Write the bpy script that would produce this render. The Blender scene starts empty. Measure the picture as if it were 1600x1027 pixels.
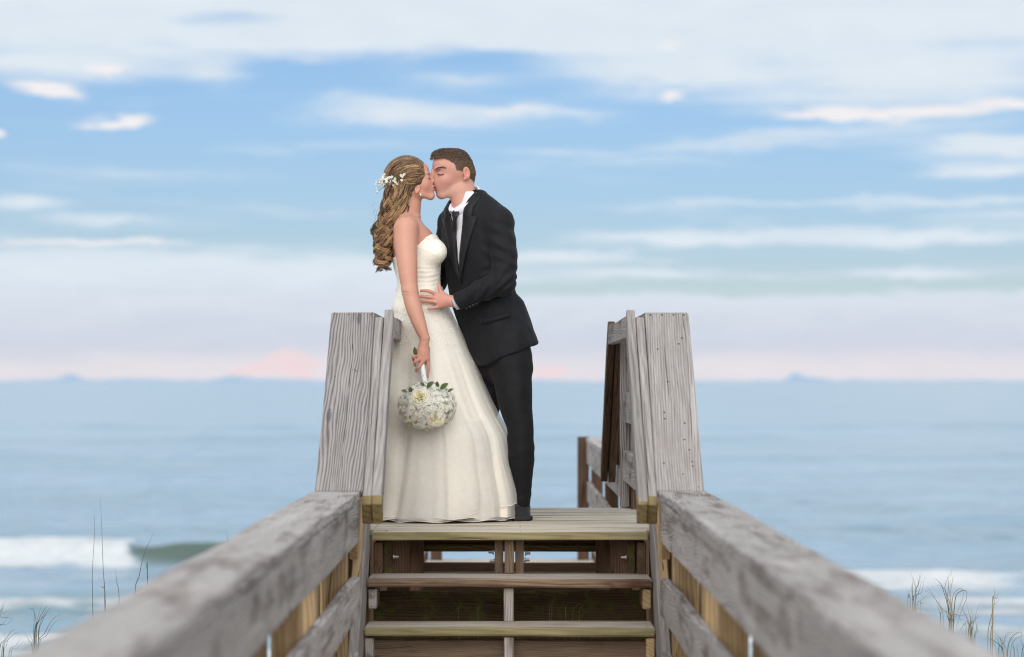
import bpy, math, random
import numpy as np
from mathutils import Vector, Matrix, noise as mnoise

# ------------------------------------------------------------------ camera, sky, sun, exposure
F = 3778.0            # focal length in pixels of a 1600 px wide picture (85 mm)
CXP, HYP = 796.5, 597.0
EYE = 0.65            # eye height above the deck (deck top is z = 0)
SEA = -5.0
scene = bpy.context.scene
col = scene.collection
cam_d = bpy.data.cameras.new('camera')
cam = bpy.data.objects.new('camera', cam_d)
col.objects.link(cam)
scene.camera = cam
cam.location = (0, 0, EYE)
cam.rotation_euler = (math.radians(90), 0, 0)
cam_d.sensor_width = 36.0
cam_d.lens = F / 1600 * 36.0
cam_d.shift_x = (800 - CXP) / 1600
cam_d.shift_y = (HYP - 513.5) / 1600
cam_d.clip_start = 0.05
cam_d.clip_end = 60000
cam_d.dof.use_dof = True
cam_d.dof.focus_distance = 11.25
cam_d.dof.aperture_fstop = 2.2

scene.render.engine = 'CYCLES'
scene.cycles.use_denoising = True
scene.cycles.filter_width = 1.15
scene.cycles.max_bounces = 8
scene.cycles.transparent_max_bounces = 24
scene.cycles.use_adaptive_sampling = True
vs = scene.view_settings
vs.view_transform = 'Standard'
vs.look = 'None'
vs.exposure = 0.0
vs.gamma = 1.0
vs.use_curve_mapping = False

SUN_EL, SUN_AZ = math.radians(29), math.radians(184)   # azimuth clockwise from +Y (the sea side); sun is behind the camera's left shoulder
sd = Vector((math.sin(SUN_AZ) * math.cos(SUN_EL), math.cos(SUN_AZ) * math.cos(SUN_EL), math.sin(SUN_EL)))
sun_d = bpy.data.lights.new('sun', 'SUN')
sun_d.energy = 2.8
sun_d.angle = math.radians(65)
sun_d.color = (1.0, 0.93, 0.85)
sun = bpy.data.objects.new('sun', sun_d)
col.objects.link(sun)
sun.rotation_euler = (-sd).to_track_quat('-Z', 'Y').to_euler()


class NT:
    """small helper around a node tree"""
    def __init__(self, nt):
        self.nt = nt

    def n(self, t, **kw):
        nd = self.nt.nodes.new(t)
        for k, v in kw.items():
            setattr(nd, k, v)
        return nd

    def put(self, sock, v):
        if v is None:
            return
        if hasattr(v, 'is_linked'):
            self.nt.links.new(v, sock)
        else:
            if isinstance(v, (tuple, list)) and len(v) == 3 and len(getattr(sock, 'default_value', (0, 0, 0))) == 4:
                v = (*v, 1.0)
            sock.default_value = v

    def m(self, op, a, b=None, c=None, clamp=False):
        nd = self.n('ShaderNodeMath', operation=op, use_clamp=clamp)
        for i, v in enumerate((a, b, c)):
            self.put(nd.inputs[i], v)
        return nd.outputs[0]

    def vm(self, op, a, b=None):
        nd = self.n('ShaderNodeVectorMath', operation=op)
        self.put(nd.inputs[0], a)
        if b is not None:
            self.put(nd.inputs[1], b)
        return nd.outputs[0]

    def smooth(self, x, lo, hi):
        nd = self.n('ShaderNodeMapRange', interpolation_type='SMOOTHSTEP')
        self.put(nd.inputs['Value'], x)
        self.put(nd.inputs['From Min'], lo)
        self.put(nd.inputs['From Max'], hi)
        return nd.outputs['Result']

    def mapr(self, x, a, b, c, d):
        nd = self.n('ShaderNodeMapRange')
        for k, v in zip(('Value', 'From Min', 'From Max', 'To Min', 'To Max'), (x, a, b, c, d)):
            self.put(nd.inputs[k], v)
        return nd.outputs['Result']

    def mix(self, f, a, b, mode='MIX'):
        nd = self.n('ShaderNodeMix', data_type='RGBA', blend_type=mode)
        nd.clamp_factor = True
        self.put(nd.inputs['Factor'], f)
        self.put(nd.inputs['A'], a)
        self.put(nd.inputs['B'], b)
        return nd.outputs['Result']

    def noise(self, vec, scale=1.0, detail=2.0, rough=0.5, dist=0.0, out='Fac'):
        nd = self.n('ShaderNodeTexNoise')
        self.put(nd.inputs['Vector'], vec)
        self.put(nd.inputs['Scale'], scale)
        self.put(nd.inputs['Detail'], detail)
        self.put(nd.inputs['Roughness'], rough)
        self.put(nd.inputs['Distortion'], dist)
        return nd.outputs[out]

    def xyz(self, x, y, z):
        nd = self.n('ShaderNodeCombineXYZ')
        for i, v in enumerate((x, y, z)):
            self.put(nd.inputs[i], v)
        return nd.outputs[0]

    def sep(self, v):
        nd = self.n('ShaderNodeSeparateXYZ')
        self.put(nd.inputs[0], v)
        return nd.outputs

    def ramp(self, f, stops, interp='LINEAR'):
        nd = self.n('ShaderNodeValToRGB')
        cr = nd.color_ramp
        cr.interpolation = interp
        while len(cr.elements) < len(stops):
            cr.elements.new(0.5)
        for e, (p, c) in zip(cr.elements, stops):
            e.position = p
            e.color = c if len(c) == 4 else (*c, 1)
        self.put(nd.inputs[0], f)
        return nd.outputs[0]


def build_world():
    w = bpy.data.worlds.new('World')
    scene.world = w
    w.cycles.sampling_method = 'MANUAL'
    w.cycles.sample_map_resolution = 512
    w.use_nodes = True
    w.node_tree.nodes.clear()
    t = NT(w.node_tree)
    out = t.n('ShaderNodeOutputWorld')
    bg = t.n('ShaderNodeBackground')
    STR = 0.08
    bg.inputs['Strength'].default_value = STR
    t.nt.links.new(bg.outputs[0], out.inputs[0])
    sky = t.n('ShaderNodeTexSky', sky_type='NISHITA')
    sky.sun_disc = False
    sky.sun_elevation = SUN_EL
    sky.sun_rotation = SUN_AZ
    sky.air_density = 1.0
    sky.dust_density = 0.0
    sky.ozone_density = 5.0
    d = t.n('ShaderNodeTexCoord').outputs['Generated']
    dx, dy, dz = t.sep(d)
    # sky direction as azimuth and elevation, in units of 1/3778 rad (so the cloud list below reads in those units)
    az = t.m('MULTIPLY', t.m('ARCTAN2', dx, dy), F)
    el = t.m('MULTIPLY', t.m('ARCSINE', dz), F)
    # stretched noises (clouds flatten towards the horizon)
    px = t.m('MULTIPLY', az, 0.0022)
    py = t.m('MULTIPLY', el, 0.011)
    pv = t.xyz(px, py, 3.7)
    n1 = t.noise(pv, 1.3, 4, 0.55, 0.3)
    n2 = t.noise(t.vm('ADD', pv, (7.3, 2.1, 5.0)), 2.6, 4, 0.6, 0.4)
    n3 = t.noise(t.xyz(t.m('MULTIPLY', az, 0.009), t.m('MULTIPLY', el, 0.028), 1.0), 1.0, 4, 0.6, 0.2)
    wa = t.m('ADD', az, t.m('MULTIPLY', t.m('SUBTRACT', n1, 0.5), 150))
    we = t.m('ADD', el, t.m('ADD', t.m('MULTIPLY', t.m('SUBTRACT', n2, 0.5), 46), t.m('MULTIPLY', t.m('SUBTRACT', n3, 0.5), 20)))

    wvec = t.xyz(wa, we, 0.0)

    def blob(x, y, sx, sy, amp, slope=0.0):
        src = wvec
        if slope:
            src = t.xyz(wa, t.m('MULTIPLY_ADD', wa, slope, we), 0.0)
            y = y - (x - CXP) * slope
        nd = t.n('ShaderNodeVectorMath', operation='MULTIPLY_ADD')
        t.put(nd.inputs[0], src)
        nd.inputs[1].default_value = (1 / sx, 1 / sy, 0)
        nd.inputs[2].default_value = (-(x - CXP) / sx, -(HYP - y) / sy, 0)
        dt = t.n('ShaderNodeVectorMath', operation='DOT_PRODUCT')
        t.put(dt.inputs[0], nd.outputs[0])
        t.put(dt.inputs[1], nd.outputs[0])
        return t.m('MULTIPLY', t.m('POWER', 0.36788, dt.outputs['Value']), -amp)

    def accum(lst, start=None):
        q = 1.0 if start is None else t.m('SUBTRACT', 1.0, start)
        for b in lst:
            q = t.m('MULTIPLY_ADD', q, blob(*b), q)      # q * (1 - g)
        return t.m('SUBTRACT', 1.0, q)

    # layered cloud sheets (general, for the whole sky)
    sheet = t.m('MULTIPLY', t.smooth(n1, 0.42, 0.62), 0.75)
    hi = t.smooth(we, 465, 545)                       # high overcast sheet
    lav = t.smooth(we, 152, 126)                      # low lavender layer
    cover0 = t.m('MAXIMUM', t.m('MAXIMUM', hi, t.m('MULTIPLY', lav, 0.86)),
                 t.m('MULTIPLY', t.m('MULTIPLY', sheet, t.smooth(n2, 0.35, 0.7)), t.smooth(t.m('ABSOLUTE', az), 700, 1500)))
    veil = t.m('MULTIPLY', t.smooth(n1, 0.4, 0.75), 0.22)
    cover0 = t.m('MAXIMUM', cover0, veil)
    clouds = [
        (110, 112, 170, 26, .95), (330, 118, 60, 20, .7), (1060, 112, 170, 36, .95), (1420, 120, 260, 62, .95),
        (650, 180, 170, 20, .75, .03), (720, 130, 90, 13, .55), (860, 178, 90, 12, .6), (560, 160, 120, 10, .35),
        (1200, 222, 230, 13, .6, -.06), (1560, 238, 120, 14, .95), (1540, 272, 110, 13, .9), (1030, 255, 150, 8, .3), (880, 240, 90, 10, .35),
        (1150, 322, 270, 8, .5), (1520, 322, 200, 10, .65), (40, 325, 70, 14, .75), (170, 348, 100, 10, .65),
        (1080, 374, 160, 14, .95), (1420, 370, 270, 13, .9), (1550, 345, 150, 9, .5),
        (330, 425, 420, 30, .95), (-20, 430, 300, 42, .95), (560, 442, 250, 24, .9),
        (870, 405, 150, 8, .85), (1000, 428, 130, 9, .85), (1440, 432, 110, 9, .85), (1190, 436, 80, 6, .5),
        (250, 278, 200, 14, .25), (520, 235, 160, 10, .25), (430, 330, 160, 10, .22),
    ]
    c = accum(clouds, cover0)
    # openings in the sheets: blue streaks
    holes = [(350, 40, 90, 14, .5), (740, 102, 100, 18, .8, -.05), (560, 128, 150, 16, .75, .10), (1510, 80, 110, 12, .32), (1190, 108, 60, 8, .15),
             (1350, 450, 320, 7, .75), (900, 450, 160, 8, .8)]
    hmask = accum(holes)
    c = t.m('MULTIPLY', c, t.m('SUBTRACT', 1.0, hmask))
    # fine horizontal streaks and firmer edges
    n5 = t.noise(t.xyz(t.m('MULTIPLY', az, 0.0042), t.m('MULTIPLY', el, 0.060), 2.0), 1.0, 5, 0.6, 0.5)
    n6 = t.noise(t.xyz(t.m('MULTIPLY', az, 0.014), t.m('MULTIPLY', el, 0.075), 5.0), 1.0, 4, 0.6, 0.3)
    st = t.m('ADD', t.m('MULTIPLY', t.m('SUBTRACT', n5, 0.5), 0.75), t.m('MULTIPLY', t.m('SUBTRACT', n6, 0.5), 0.30))
    c = t.smooth(t.m('ADD', c, t.m('MULTIPLY', st, t.mapr(c, 0, 1, 0.9, 0.55))), 0.06, 0.90)
    bright = accum([(92, 155, 55, 13, 1., .12), (180, 119, 38, 9, .95), (185, 196, 62, 9, .9, -.1), (0, 216, 14, 9, .9), (790, 177, 80, 7, .6),
                    (1055, 151, 30, 5, .8), (1290, 180, 90, 9, .9), (1440, 186, 130, 10, .95), (1590, 172, 90, 12, .9),
                    (130, 382, 190, 7, .75), (1020, 74, 40, 7, .5), (430, 100, 200, 10, .3)])
    blue = t.mix(1.0, sky.outputs[0], t.mix(t.smooth(el, 120, 520), (0.88, 0.865, 0.98), (1.12, 1.10, 1.16)), 'MULTIPLY')
    k = 1.0 / STR
    def C(r, g, b):
        return tuple(((v / 255 + 0.055) / 1.055) ** 2.4 * k if v > 10 else 0 for v in (r, g, b))
    cc = t.mix(t.smooth(we, 30, 200), C(206, 212, 227), C(220, 231, 241))
    cc = t.mix(t.smooth(we, 62, 22), cc, C(226, 223, 230))
    cc = t.mix(t.smooth(n3, 0.3, 0.75), cc, t.mix(1.0, cc, (1.06, 1.045, 1.03), 'MULTIPLY'))
    skyc = t.mix(c, blue, cc)
    bright = t.smooth(t.m('ADD', bright, t.m('MULTIPLY', st, 0.6)), 0.18, 0.80)
    skyc = t.mix(bright, skyc, C(243, 240, 242))
    pink = accum([(432, 560, 34, 17, .9), (475, 578, 36, 14, .85), (492, 592, 18, 10, .9), (392, 578, 34, 11, .7), (850, 580, 20, 12, .95)])
    pink = t.smooth(t.m('ADD', pink, t.m('MULTIPLY', t.m('SUBTRACT', n6, 0.5), 0.7)), 0.15, 0.8)
    skyc = t.mix(pink, skyc, C(240, 219, 223))
    # far cloud bank sitting on the horizon
    n4 = t.noise(t.xyz(t.m('MULTIPLY', az, 0.012), 0.0, 9.0), 1.0, 3, 0.6)
    top = t.m('ADD', t.m('MULTIPLY', t.m('SUBTRACT', n4, 0.5), 14), 2)
    for (x, h, s) in ((118, 9, 16), (200, 3, 60), (365, 6, 26), (420, 3, 60), (1240, 11, 12), (1265, 4, 24), (1330, 3, 14), (690, 4, 40)):
        a = t.m('DIVIDE', t.m('SUBTRACT', az, x - CXP), s)
        top = t.m('ADD', top, t.m('MULTIPLY', t.m('EXPONENT', t.m('MULTIPLY', t.m('MULTIPLY', a, a), -1)), h))
    bank = t.smooth(t.m('SUBTRACT', el, top), 4.0, -4.0)
    skyc = t.mix(bank, skyc, C(175, 202, 229))
    t.put(bg.inputs['Color'], skyc)


build_world()


# ------------------------------------------------------------------ helpers
def at(px, py, d):
    """the point of the place seen at photo pixel (px, py) when it stands d metres away"""
    return Vector(((px - CXP) / F * d, d, EYE + (HYP - py) / F * d))


def tag(o, label=None, cat=None, group=None, kind=None):
    if label: o['label'] = label
    if cat: o['category'] = cat
    if group: o['group'] = group
    if kind: o['kind'] = kind
    return o


def empty(name, loc, label=None, cat=None, group=None):
    o = bpy.data.objects.new(name, None)
    o.location = loc
    o.empty_display_size = 0.1
    col.objects.link(o)
    tag(o, label, cat, group)
    return o


def link(name, me, mat=None, parent=None):
    o = bpy.data.objects.new(name, me)
    col.objects.link(o)
    if mat is not None and not me.materials:
        me.materials.append(mat)
    if parent is not None:
        o.parent = parent
        # meshes made here are built in world coordinates; their Empty parents carry a location only
        if parent.type == 'EMPTY':
            o.matrix_parent_inverse = Matrix.Translation(-parent.location)
    return o


def mesh_np(name, v, f, smooth=True):
    """mesh from numpy vertices and a list/array of faces"""
    me = bpy.data.meshes.new(name)
    v = np.asarray(v, dtype=np.float32)
    if isinstance(f, np.ndarray):
        n, k = f.shape
        me.vertices.add(len(v))
        me.vertices.foreach_set('co', v.ravel())
        me.loops.add(n * k)
        me.loops.foreach_set('vertex_index', f.astype(np.int32).ravel())
        me.polygons.add(n)
        me.polygons.foreach_set('loop_start', np.arange(0, n * k, k, dtype=np.int32))
        me.update(calc_edges=True)
    else:
        me.from_pydata(v.tolist(), [], f)
    if smooth:
        me.polygons.foreach_set('use_smooth', np.ones(len(me.polygons), dtype=bool))
    me.update()
    return me


def attr_float(me, name, arr):
    a = me.attributes.new(name, 'FLOAT', 'POINT')
    a.data.foreach_set('value', np.asarray(arr, dtype=np.float32))


def attr_color(me, name, arr):
    a = me.attributes.new(name, 'FLOAT_COLOR', 'POINT')
    arr = np.asarray(arr, dtype=np.float32)
    if arr.shape[1] == 3:
        arr = np.hstack([arr, np.ones((len(arr), 1), np.float32)])
    a.data.foreach_set('color', arr.ravel())


def new_mat(name):
    m = bpy.data.materials.new(name)
    m.use_nodes = True
    t = NT(m.node_tree)
    b = m.node_tree.nodes['Principled BSDF']
    return m, t, b


def plain(name, c, rough=0.6, metal=0.0, noise_amt=0.12, nscale=40.0, **kw):
    m, t, b = new_mat(name)
    co = t.n('ShaderNodeTexCoord').outputs['Object']
    n = t.noise(co, nscale, 3, 0.6)
    cc = t.mix(n, tuple(v * (1 - noise_amt) for v in c), tuple(min(1, v * (1 + noise_amt)) for v in c))
    t.put(b.inputs['Base Color'], cc)
    b.inputs['Roughness'].default_value = rough
    b.inputs['Metallic'].default_value = metal
    for k, v in kw.items():
        b.inputs[k].default_value = v
    return m

# ------------------------------------------------------------------ weathered timber
def wood_mat(name, light, dark, stain=(0.3, 0.27, 0.22), stain_amt=0.3, ring=9.0, contrast=1.0, moss=0.0, bump=0.5, wobble=0.075, ringw=0.40):
    m, t, b = new_mat(name)
    co = t.n('ShaderNodeTexCoord').outputs['Object']
    rnd = t.n('ShaderNodeObjectInfo').outputs['Random']
    off = t.vm('ADD', co, t.xyz(t.m('MULTIPLY', rnd, 31.0), t.m('MULTIPLY', rnd, 3.1), t.m('MULTIPLY', rnd, 1.7)))
    x, y, z = t.sep(off)
    # slow wobble of the grain
    wob = t.noise(t.xyz(t.m('MULTIPLY', x, 1.6), t.m('MULTIPLY', y, 7), t.m('MULTIPLY', z, 7)), 1.0, 2, 0.5, 0, 'Color')
    wx, wy, wz = t.sep(wob)
    gy = t.m('ADD', y, t.m('MULTIPLY', t.m('SUBTRACT', wx, 0.5), wobble))
    gz = t.m('ADD', z, t.m('MULTIPLY', t.m('SUBTRACT', wy, 0.5), wobble))
    ringd = t.m('SQRT', t.m('ADD', t.m('POWER', t.m('ADD', gy, t.m('MULTIPLY', x, 0.022)), 2), t.m('POWER', t.m('ADD', gz, 0.05), 2)))
    rings = t.m('FRACT', t.m('MULTIPLY', ringd, ring * 11))
    rings = t.m('POWER', t.m('ABSOLUTE', t.m('SUBTRACT', t.m('MULTIPLY', rings, 2), 1)), 1.6)
    fine = t.noise(t.xyz(t.m('MULTIPLY', x, 6), t.m('MULTIPLY', gy, 320), t.m('MULTIPLY', gz, 320)), 1.0, 3, 0.65)
    mid = t.noise(t.xyz(t.m('MULTIPLY', x, 2.5), t.m('MULTIPLY', gy, 60), t.m('MULTIPLY', gz, 60)), 1.0, 3, 0.6)
    blot = t.noise(t.xyz(t.m('MULTIPLY', x, 3), t.m('MULTIPLY', y, 9), t.m('MULTIPLY', z, 9)), 1.0, 4, 0.6)
    g = t.m('ADD', t.m('ADD', t.m('MULTIPLY', rings, ringw), t.m('MULTIPLY', fine, 0.82 - ringw)), t.m('MULTIPLY', mid, 0.40))
    g = t.smooth(g, 0.62 - 0.34 / contrast, 0.62 + 0.34 / contrast)
    c = t.mix(g, light, dark)
    c = t.mix(t.m('MULTIPLY', t.smooth(blot, 0.5, 0.72), stain_amt), c, stain)
    big = t.noise(t.xyz(t.m('MULTIPLY', x, 1.1), t.m('MULTIPLY', y, 14), t.m('MULTIPLY', z, 14)), 1.0, 4, 0.65)
    c = t.mix(t.m('MULTIPLY', t.smooth(big, 0.52, 0.68), stain_amt * 0.8), c, tuple(v * 0.8 for v in stain))
    c = t.mix(t.m('MULTIPLY', t.smooth(big, 0.46, 0.32), 0.5), c, tuple(min(0.75, v * 1.28) for v in light))
    # long drying cracks
    crk = t.noise(t.xyz(t.m('MULTIPLY', x, 1.3), t.m('MULTIPLY', gy, 95), t.m('MULTIPLY', gz, 95)), 1.0, 1, 0.4)
    crk = t.smooth(crk, 0.30, 0.24)
    c = t.mix(t.m('MULTIPLY', crk, 0.75), c, tuple(v * 0.25 for v in dark))
    # knots
    vor = t.n('ShaderNodeTexVoronoi')
    t.put(vor.inputs['Vector'], t.xyz(t.m('MULTIPLY', x, 2.2), t.m('MULTIPLY', y, 8.5), t.m('MULTIPLY', z, 5.0)))
    vor.inputs['Scale'].default_value = 1.0
    kn = t.smooth(vor.outputs['Distance'], 0.13, 0.05)
    c = t.mix(t.m('MULTIPLY', kn, 0.6), c, tuple(v * 0.5 for v in dark))
    val = t.m('ADD', 0.78, t.m('MULTIPLY', rnd, 0.26))
    c = t.mix(1.0, c, t.xyz(t.m('MULTIPLY', val, 1.03), val, t.m('MULTIPLY', val, 0.955)), 'MULTIPLY')
    if moss:
        ms = t.noise(off, 14, 4, 0.65)
        c = t.mix(t.m('MULTIPLY', t.smooth(ms, 0.48, 0.62), moss), c, (0.10, 0.11, 0.025))
    t.put(b.inputs['Base Color'], c)
    b.inputs['Roughness'].default_value = 0.8
    b.inputs['Specular IOR Level'].default_value = 0.25
    bp = t.n('ShaderNodeBump')
    bp.inputs['Strength'].default_value = bump
    bp.inputs['Distance'].default_value = 0.004
    h = t.m('SUBTRACT', t.m('MULTIPLY', g, -0.6), t.m('MULTIPLY', crk, 1.4))
    t.put(bp.inputs['Height'], h)
    t.put(b.inputs['Normal'], bp.outputs[0])
    return m


W_GREY = wood_mat('timber weathered grey', (0.39, 0.372, 0.38), (0.13, 0.12, 0.123), (0.24, 0.215, 0.21), 0.45, contrast=1.35)
W_FINE = wood_mat('timber weathered grey fine grain', (0.42, 0.40, 0.402), (0.17, 0.157, 0.157), (0.27, 0.24, 0.23), 0.5, contrast=1.3, wobble=.03, ringw=.18)
W_PALE = wood_mat('timber weathered pale', (0.51, 0.482, 0.482), (0.28, 0.256, 0.255), (0.18, 0.135, 0.12), 0.9, contrast=1.25)
W_DECK = wood_mat('timber deck boards', (0.78, 0.73, 0.67), (0.54, 0.49, 0.43), (0.48, 0.40, 0.28), 0.5, contrast=1.0, wobble=.03, ringw=.25)
W_TAN = wood_mat('timber treated tan', (0.50, 0.37, 0.22), (0.33, 0.22, 0.12), (0.30, 0.22, 0.14), 0.35, ring=6, contrast=1.2)
W_TREAD = wood_mat('timber worn tread', (0.60, 0.56, 0.52), (0.40, 0.36, 0.31), (0.26, 0.18, 0.13), 0.6, contrast=1.0, wobble=.03, ringw=.25)
W_EDGE = wood_mat('timber nosing greenish tan', (0.36, 0.32, 0.19), (0.22, 0.19, 0.11), (0.17, 0.15, 0.06), 0.6, contrast=1.0, wobble=.03, ringw=.25)
W_EDGER = wood_mat('timber nosing reddish stained', (0.36, 0.27, 0.20), (0.15, 0.085, 0.055), (0.09, 0.045, 0.03), 0.9, contrast=1.3, wobble=.03, ringw=.25)
W_MID = wood_mat('timber mid brown', (0.24, 0.18, 0.135), (0.12, 0.085, 0.06), (0.08, 0.055, 0.04), 0.5, ring=14)  # brown between the tan and the dark timber
W_BROWN = wood_mat('timber sheltered and shaded brown', (0.14, 0.085, 0.055), (0.06, 0.036, 0.026), (0.05, 0.035, 0.03), 0.5)
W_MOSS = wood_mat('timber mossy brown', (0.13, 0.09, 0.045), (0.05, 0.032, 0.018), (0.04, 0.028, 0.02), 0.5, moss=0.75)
W_CUT = wood_mat('timber greenish cut end', (0.25, 0.195, 0.095), (0.16, 0.12, 0.055), (0.17, 0.14, 0.06), 0.4, ring=3)
IRON = plain('rusty iron', (0.10, 0.06, 0.045), 0.7, 0.5)
STEEL = plain('galvanised steel', (0.42, 0.42, 0.43), 0.45, 0.8)
NAIL = plain('nail head', (0.07, 0.045, 0.04), 0.7, 0.3)

wood_rng = random.Random(5)


def board_mesh(L, w, th, nseg=4, bev=0.004, warp=0.0012):
    """board along local X from 0 to L, width along Y, thickness along Z (centred)"""
    b = min(bev, w * .3, th * .3)
    hw, ht = w / 2, th / 2
    prof = [(-hw + b, -ht), (hw - b, -ht), (hw, -ht + b), (hw, ht - b), (hw - b, ht), (-hw + b, ht), (-hw, ht - b), (-hw, -ht + b)]
    v, f = [], []
    ph = [wood_rng.uniform(0, 6.28) for _ in range(4)]
    xs = [0.0, b] + [L * i / nseg for i in range(1, nseg)] + [L - b, L]
    for i, x in enumerate(xs):
        s = 1.0
        inset = b if i in (0, len(xs) - 1) else 0.0
        oy = warp * math.sin(3.1 * x + ph[0]) + warp * .5 * math.sin(9 * x + ph[1])
        oz = warp * math.sin(2.3 * x + ph[2]) + warp * .5 * math.sin(7 * x + ph[3])
        for (py, pz) in prof:
            jy = wood_rng.uniform(-.4, .4) * warp
            jz = wood_rng.uniform(-.4, .4) * warp
            v.append((x, py - math.copysign(inset, py) * .8 + oy + jy, pz - math.copysign(inset, pz) * .8 + oz + jz))
    n = 8
    for i in range(len(xs) - 1):
        for k in range(n):
            f.append((i * n + k, i * n + (k + 1) % n, (i + 1) * n + (k + 1) % n, (i + 1) * n + k))
    f.append(tuple(range(n - 1, -1, -1)))
    f.append(tuple((len(xs) - 1) * n + k for k in range(n)))
    me = bpy.data.meshes.new('board')
    me.from_pydata(v, [], f)
    me.update()
    return me


def board(name, parent, p0, p1, w, th, up=(0, 0, 1), mat=None, nseg=4, me=None, warp=0.0012, bev=0.004, edge=None):
    """board whose centre line runs p0 -> p1; 'up' is the direction of its thickness"""
    p0, p1 = Vector(p0), Vector(p1)
    X = (p1 - p0)
    L = X.length
    X.normalize()
    Z = Vector(up)
    Z = (Z - X * Z.dot(X)).normalized()
    Y = Z.cross(X)
    if me is None:
        me = board_mesh(L, w, th, nseg, bev, warp)
        me.materials.append(mat)
        if edge is not None:      # less weathered sawn edges
            me.materials.append(edge)
            for pl in me.polygons:
                if abs(pl.normal.y) > .6:
                    pl.material_index = 1
    o = bpy.data.objects.new(name, me)
    col.objects.link(o)
    R = Matrix((X, Y, Z)).transposed().to_4x4()
    base = Vector((0, 0, 0))
    q = parent
    while q is not None:
        base += q.location if q.type == 'EMPTY' else Vector((0, 0, 0))
        q = q.parent
    if parent is not None:
        o.parent = parent
        M = Matrix.Translation(p0) @ R
        if parent.type == 'EMPTY':
            o.matrix_parent_inverse = Matrix.Identity(4)
            o.matrix_basis = Matrix.Translation(-base) @ M
        else:
            o.matrix_parent_inverse = Matrix.Identity(4)
            o.matrix_basis = WM[parent.name].inverted() @ M
    else:
        o.matrix_basis = Matrix.Translation(p0) @ R
    WM[o.name] = Matrix.Translation(p0) @ R
    return o


WM = {}      # world matrices of boards (for their sub-parts)


def nail_mesh(r=0.0042):
    v = [(r * math.cos(a), r * math.sin(a), 0.0) for a in [i * math.pi / 4 for i in range(8)]]
    v += [(x * .7, y * .7, 0.0008) for (x, y, z) in v]
    f = [tuple(range(8, 16))] + [(i, (i + 1) % 8, 8 + (i + 1) % 8, 8 + i) for i in range(8)]
    me = bpy.data.meshes.new('nail')
    me.from_pydata(v, [], f)
    me.materials.append(NAIL)
    return me


NAIL_ME = nail_mesh()


def nails(bo, pts, zoff):
    """nail heads as sub-parts on the +Z face of a board; pts are (x, y) in the board's own frame"""
    for (x, y) in pts:
        o = bpy.data.objects.new('nail', NAIL_ME)
        col.objects.link(o)
        o.parent = bo
        o.location = (x, y, zoff)


# z levels and depths
D0, D1 = 9.62, 10.52        # bottom and top of the front stair rail
D2, D3 = 12.53, 13.43       # top and bottom of the rear stair rail
LOW = -0.74                 # level of the lower walkways
RUN, RISE = 0.228, 0.185
DY0, DY1 = 10.50, 12.53     # deck front and back edges
CAPB, CAPT = 0.217, 0.953   # cap top heights low / high
SL = Vector((0, D1 - D0, CAPT - CAPB)).normalized()
SLN = Vector((0, -SL.z, SL.y))        # normal of the stair slope (towards camera and up)


def build_deck():
    d = empty('viewing_deck', (0, (DY0 + DY1) / 2, -1.3), 'raised grey plank deck landing under the couple, at the top of the steps', 'deck')
    n = 14
    pitch = (DY1 - DY0) / n
    for i in range(n):
        y = DY0 + pitch * (i + .5)
        w = pitch - wood_rng.uniform(.004, .009)
        wide = 0.66 if i else 0.60
        o = board('plank', d, (-wide, y, -.019 - wood_rng.uniform(0, .002)), (wide, y, -.019 - wood_rng.uniform(0, .002)), w, .036, (0, 0, 1), W_DECK, 5, edge=W_EDGE)
        if i < 4:
            nails(o, [(.06 + wide * k, s * w * .3) for k in (0, .98, 1.9) for s in (-1, 1)], .0182)
    # beams and joists below
    for x in (-.575, .575):
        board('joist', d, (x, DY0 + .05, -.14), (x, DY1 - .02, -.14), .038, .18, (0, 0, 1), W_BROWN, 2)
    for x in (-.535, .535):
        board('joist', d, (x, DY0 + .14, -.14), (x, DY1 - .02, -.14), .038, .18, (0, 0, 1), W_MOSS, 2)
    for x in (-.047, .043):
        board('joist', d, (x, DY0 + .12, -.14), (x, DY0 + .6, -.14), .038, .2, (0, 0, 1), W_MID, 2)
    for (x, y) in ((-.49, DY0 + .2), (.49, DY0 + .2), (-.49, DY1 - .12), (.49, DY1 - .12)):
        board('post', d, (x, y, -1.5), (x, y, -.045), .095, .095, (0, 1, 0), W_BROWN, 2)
    board('beam', d, (-.62, DY1 - .03, -.135), (.62, DY1 - .03, -.135), .04, .17, (0, 0, 1), W_BROWN, 2)
    for (x, z) in ((-.512, -.118), (.512, -.12), (-.07, -.10), (-.065, -.14), (.067, -.105), (.064, -.135)):
        bolt(d, (x, DY0 + .11 if abs(x) > .2 else DY0 + .16, z), math.copysign(1, x) * (-1 if abs(x) > .2 else 1))
    return d


def bolt(parent, p, s):
    v, f = [], []
    for (x0, r, n) in ((0, .011, 8), (.006, .011, 8), (.006, .007, 8), (.024, .006, 8)):
        for k in range(8):
            a = k * math.pi / 4
            v.append((x0 * s, r * math.cos(a), r * math.sin(a)))
    for i in range(3):
        for k in range(8):
            f.append((i * 8 + k, i * 8 + (k + 1) % 8, i * 8 + 8 + (k + 1) % 8, i * 8 + 8 + k))
    f.append(tuple(range(24, 32)))
    me = bpy.data.meshes.new('bolt')
    me.from_pydata(v, [], f)
    me.materials.append(STEEL)
    o = bpy.data.objects.new('bolt', me)
    col.objects.link(o)
    o.parent = parent
    o.location = Vector(p) - parent.location


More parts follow.
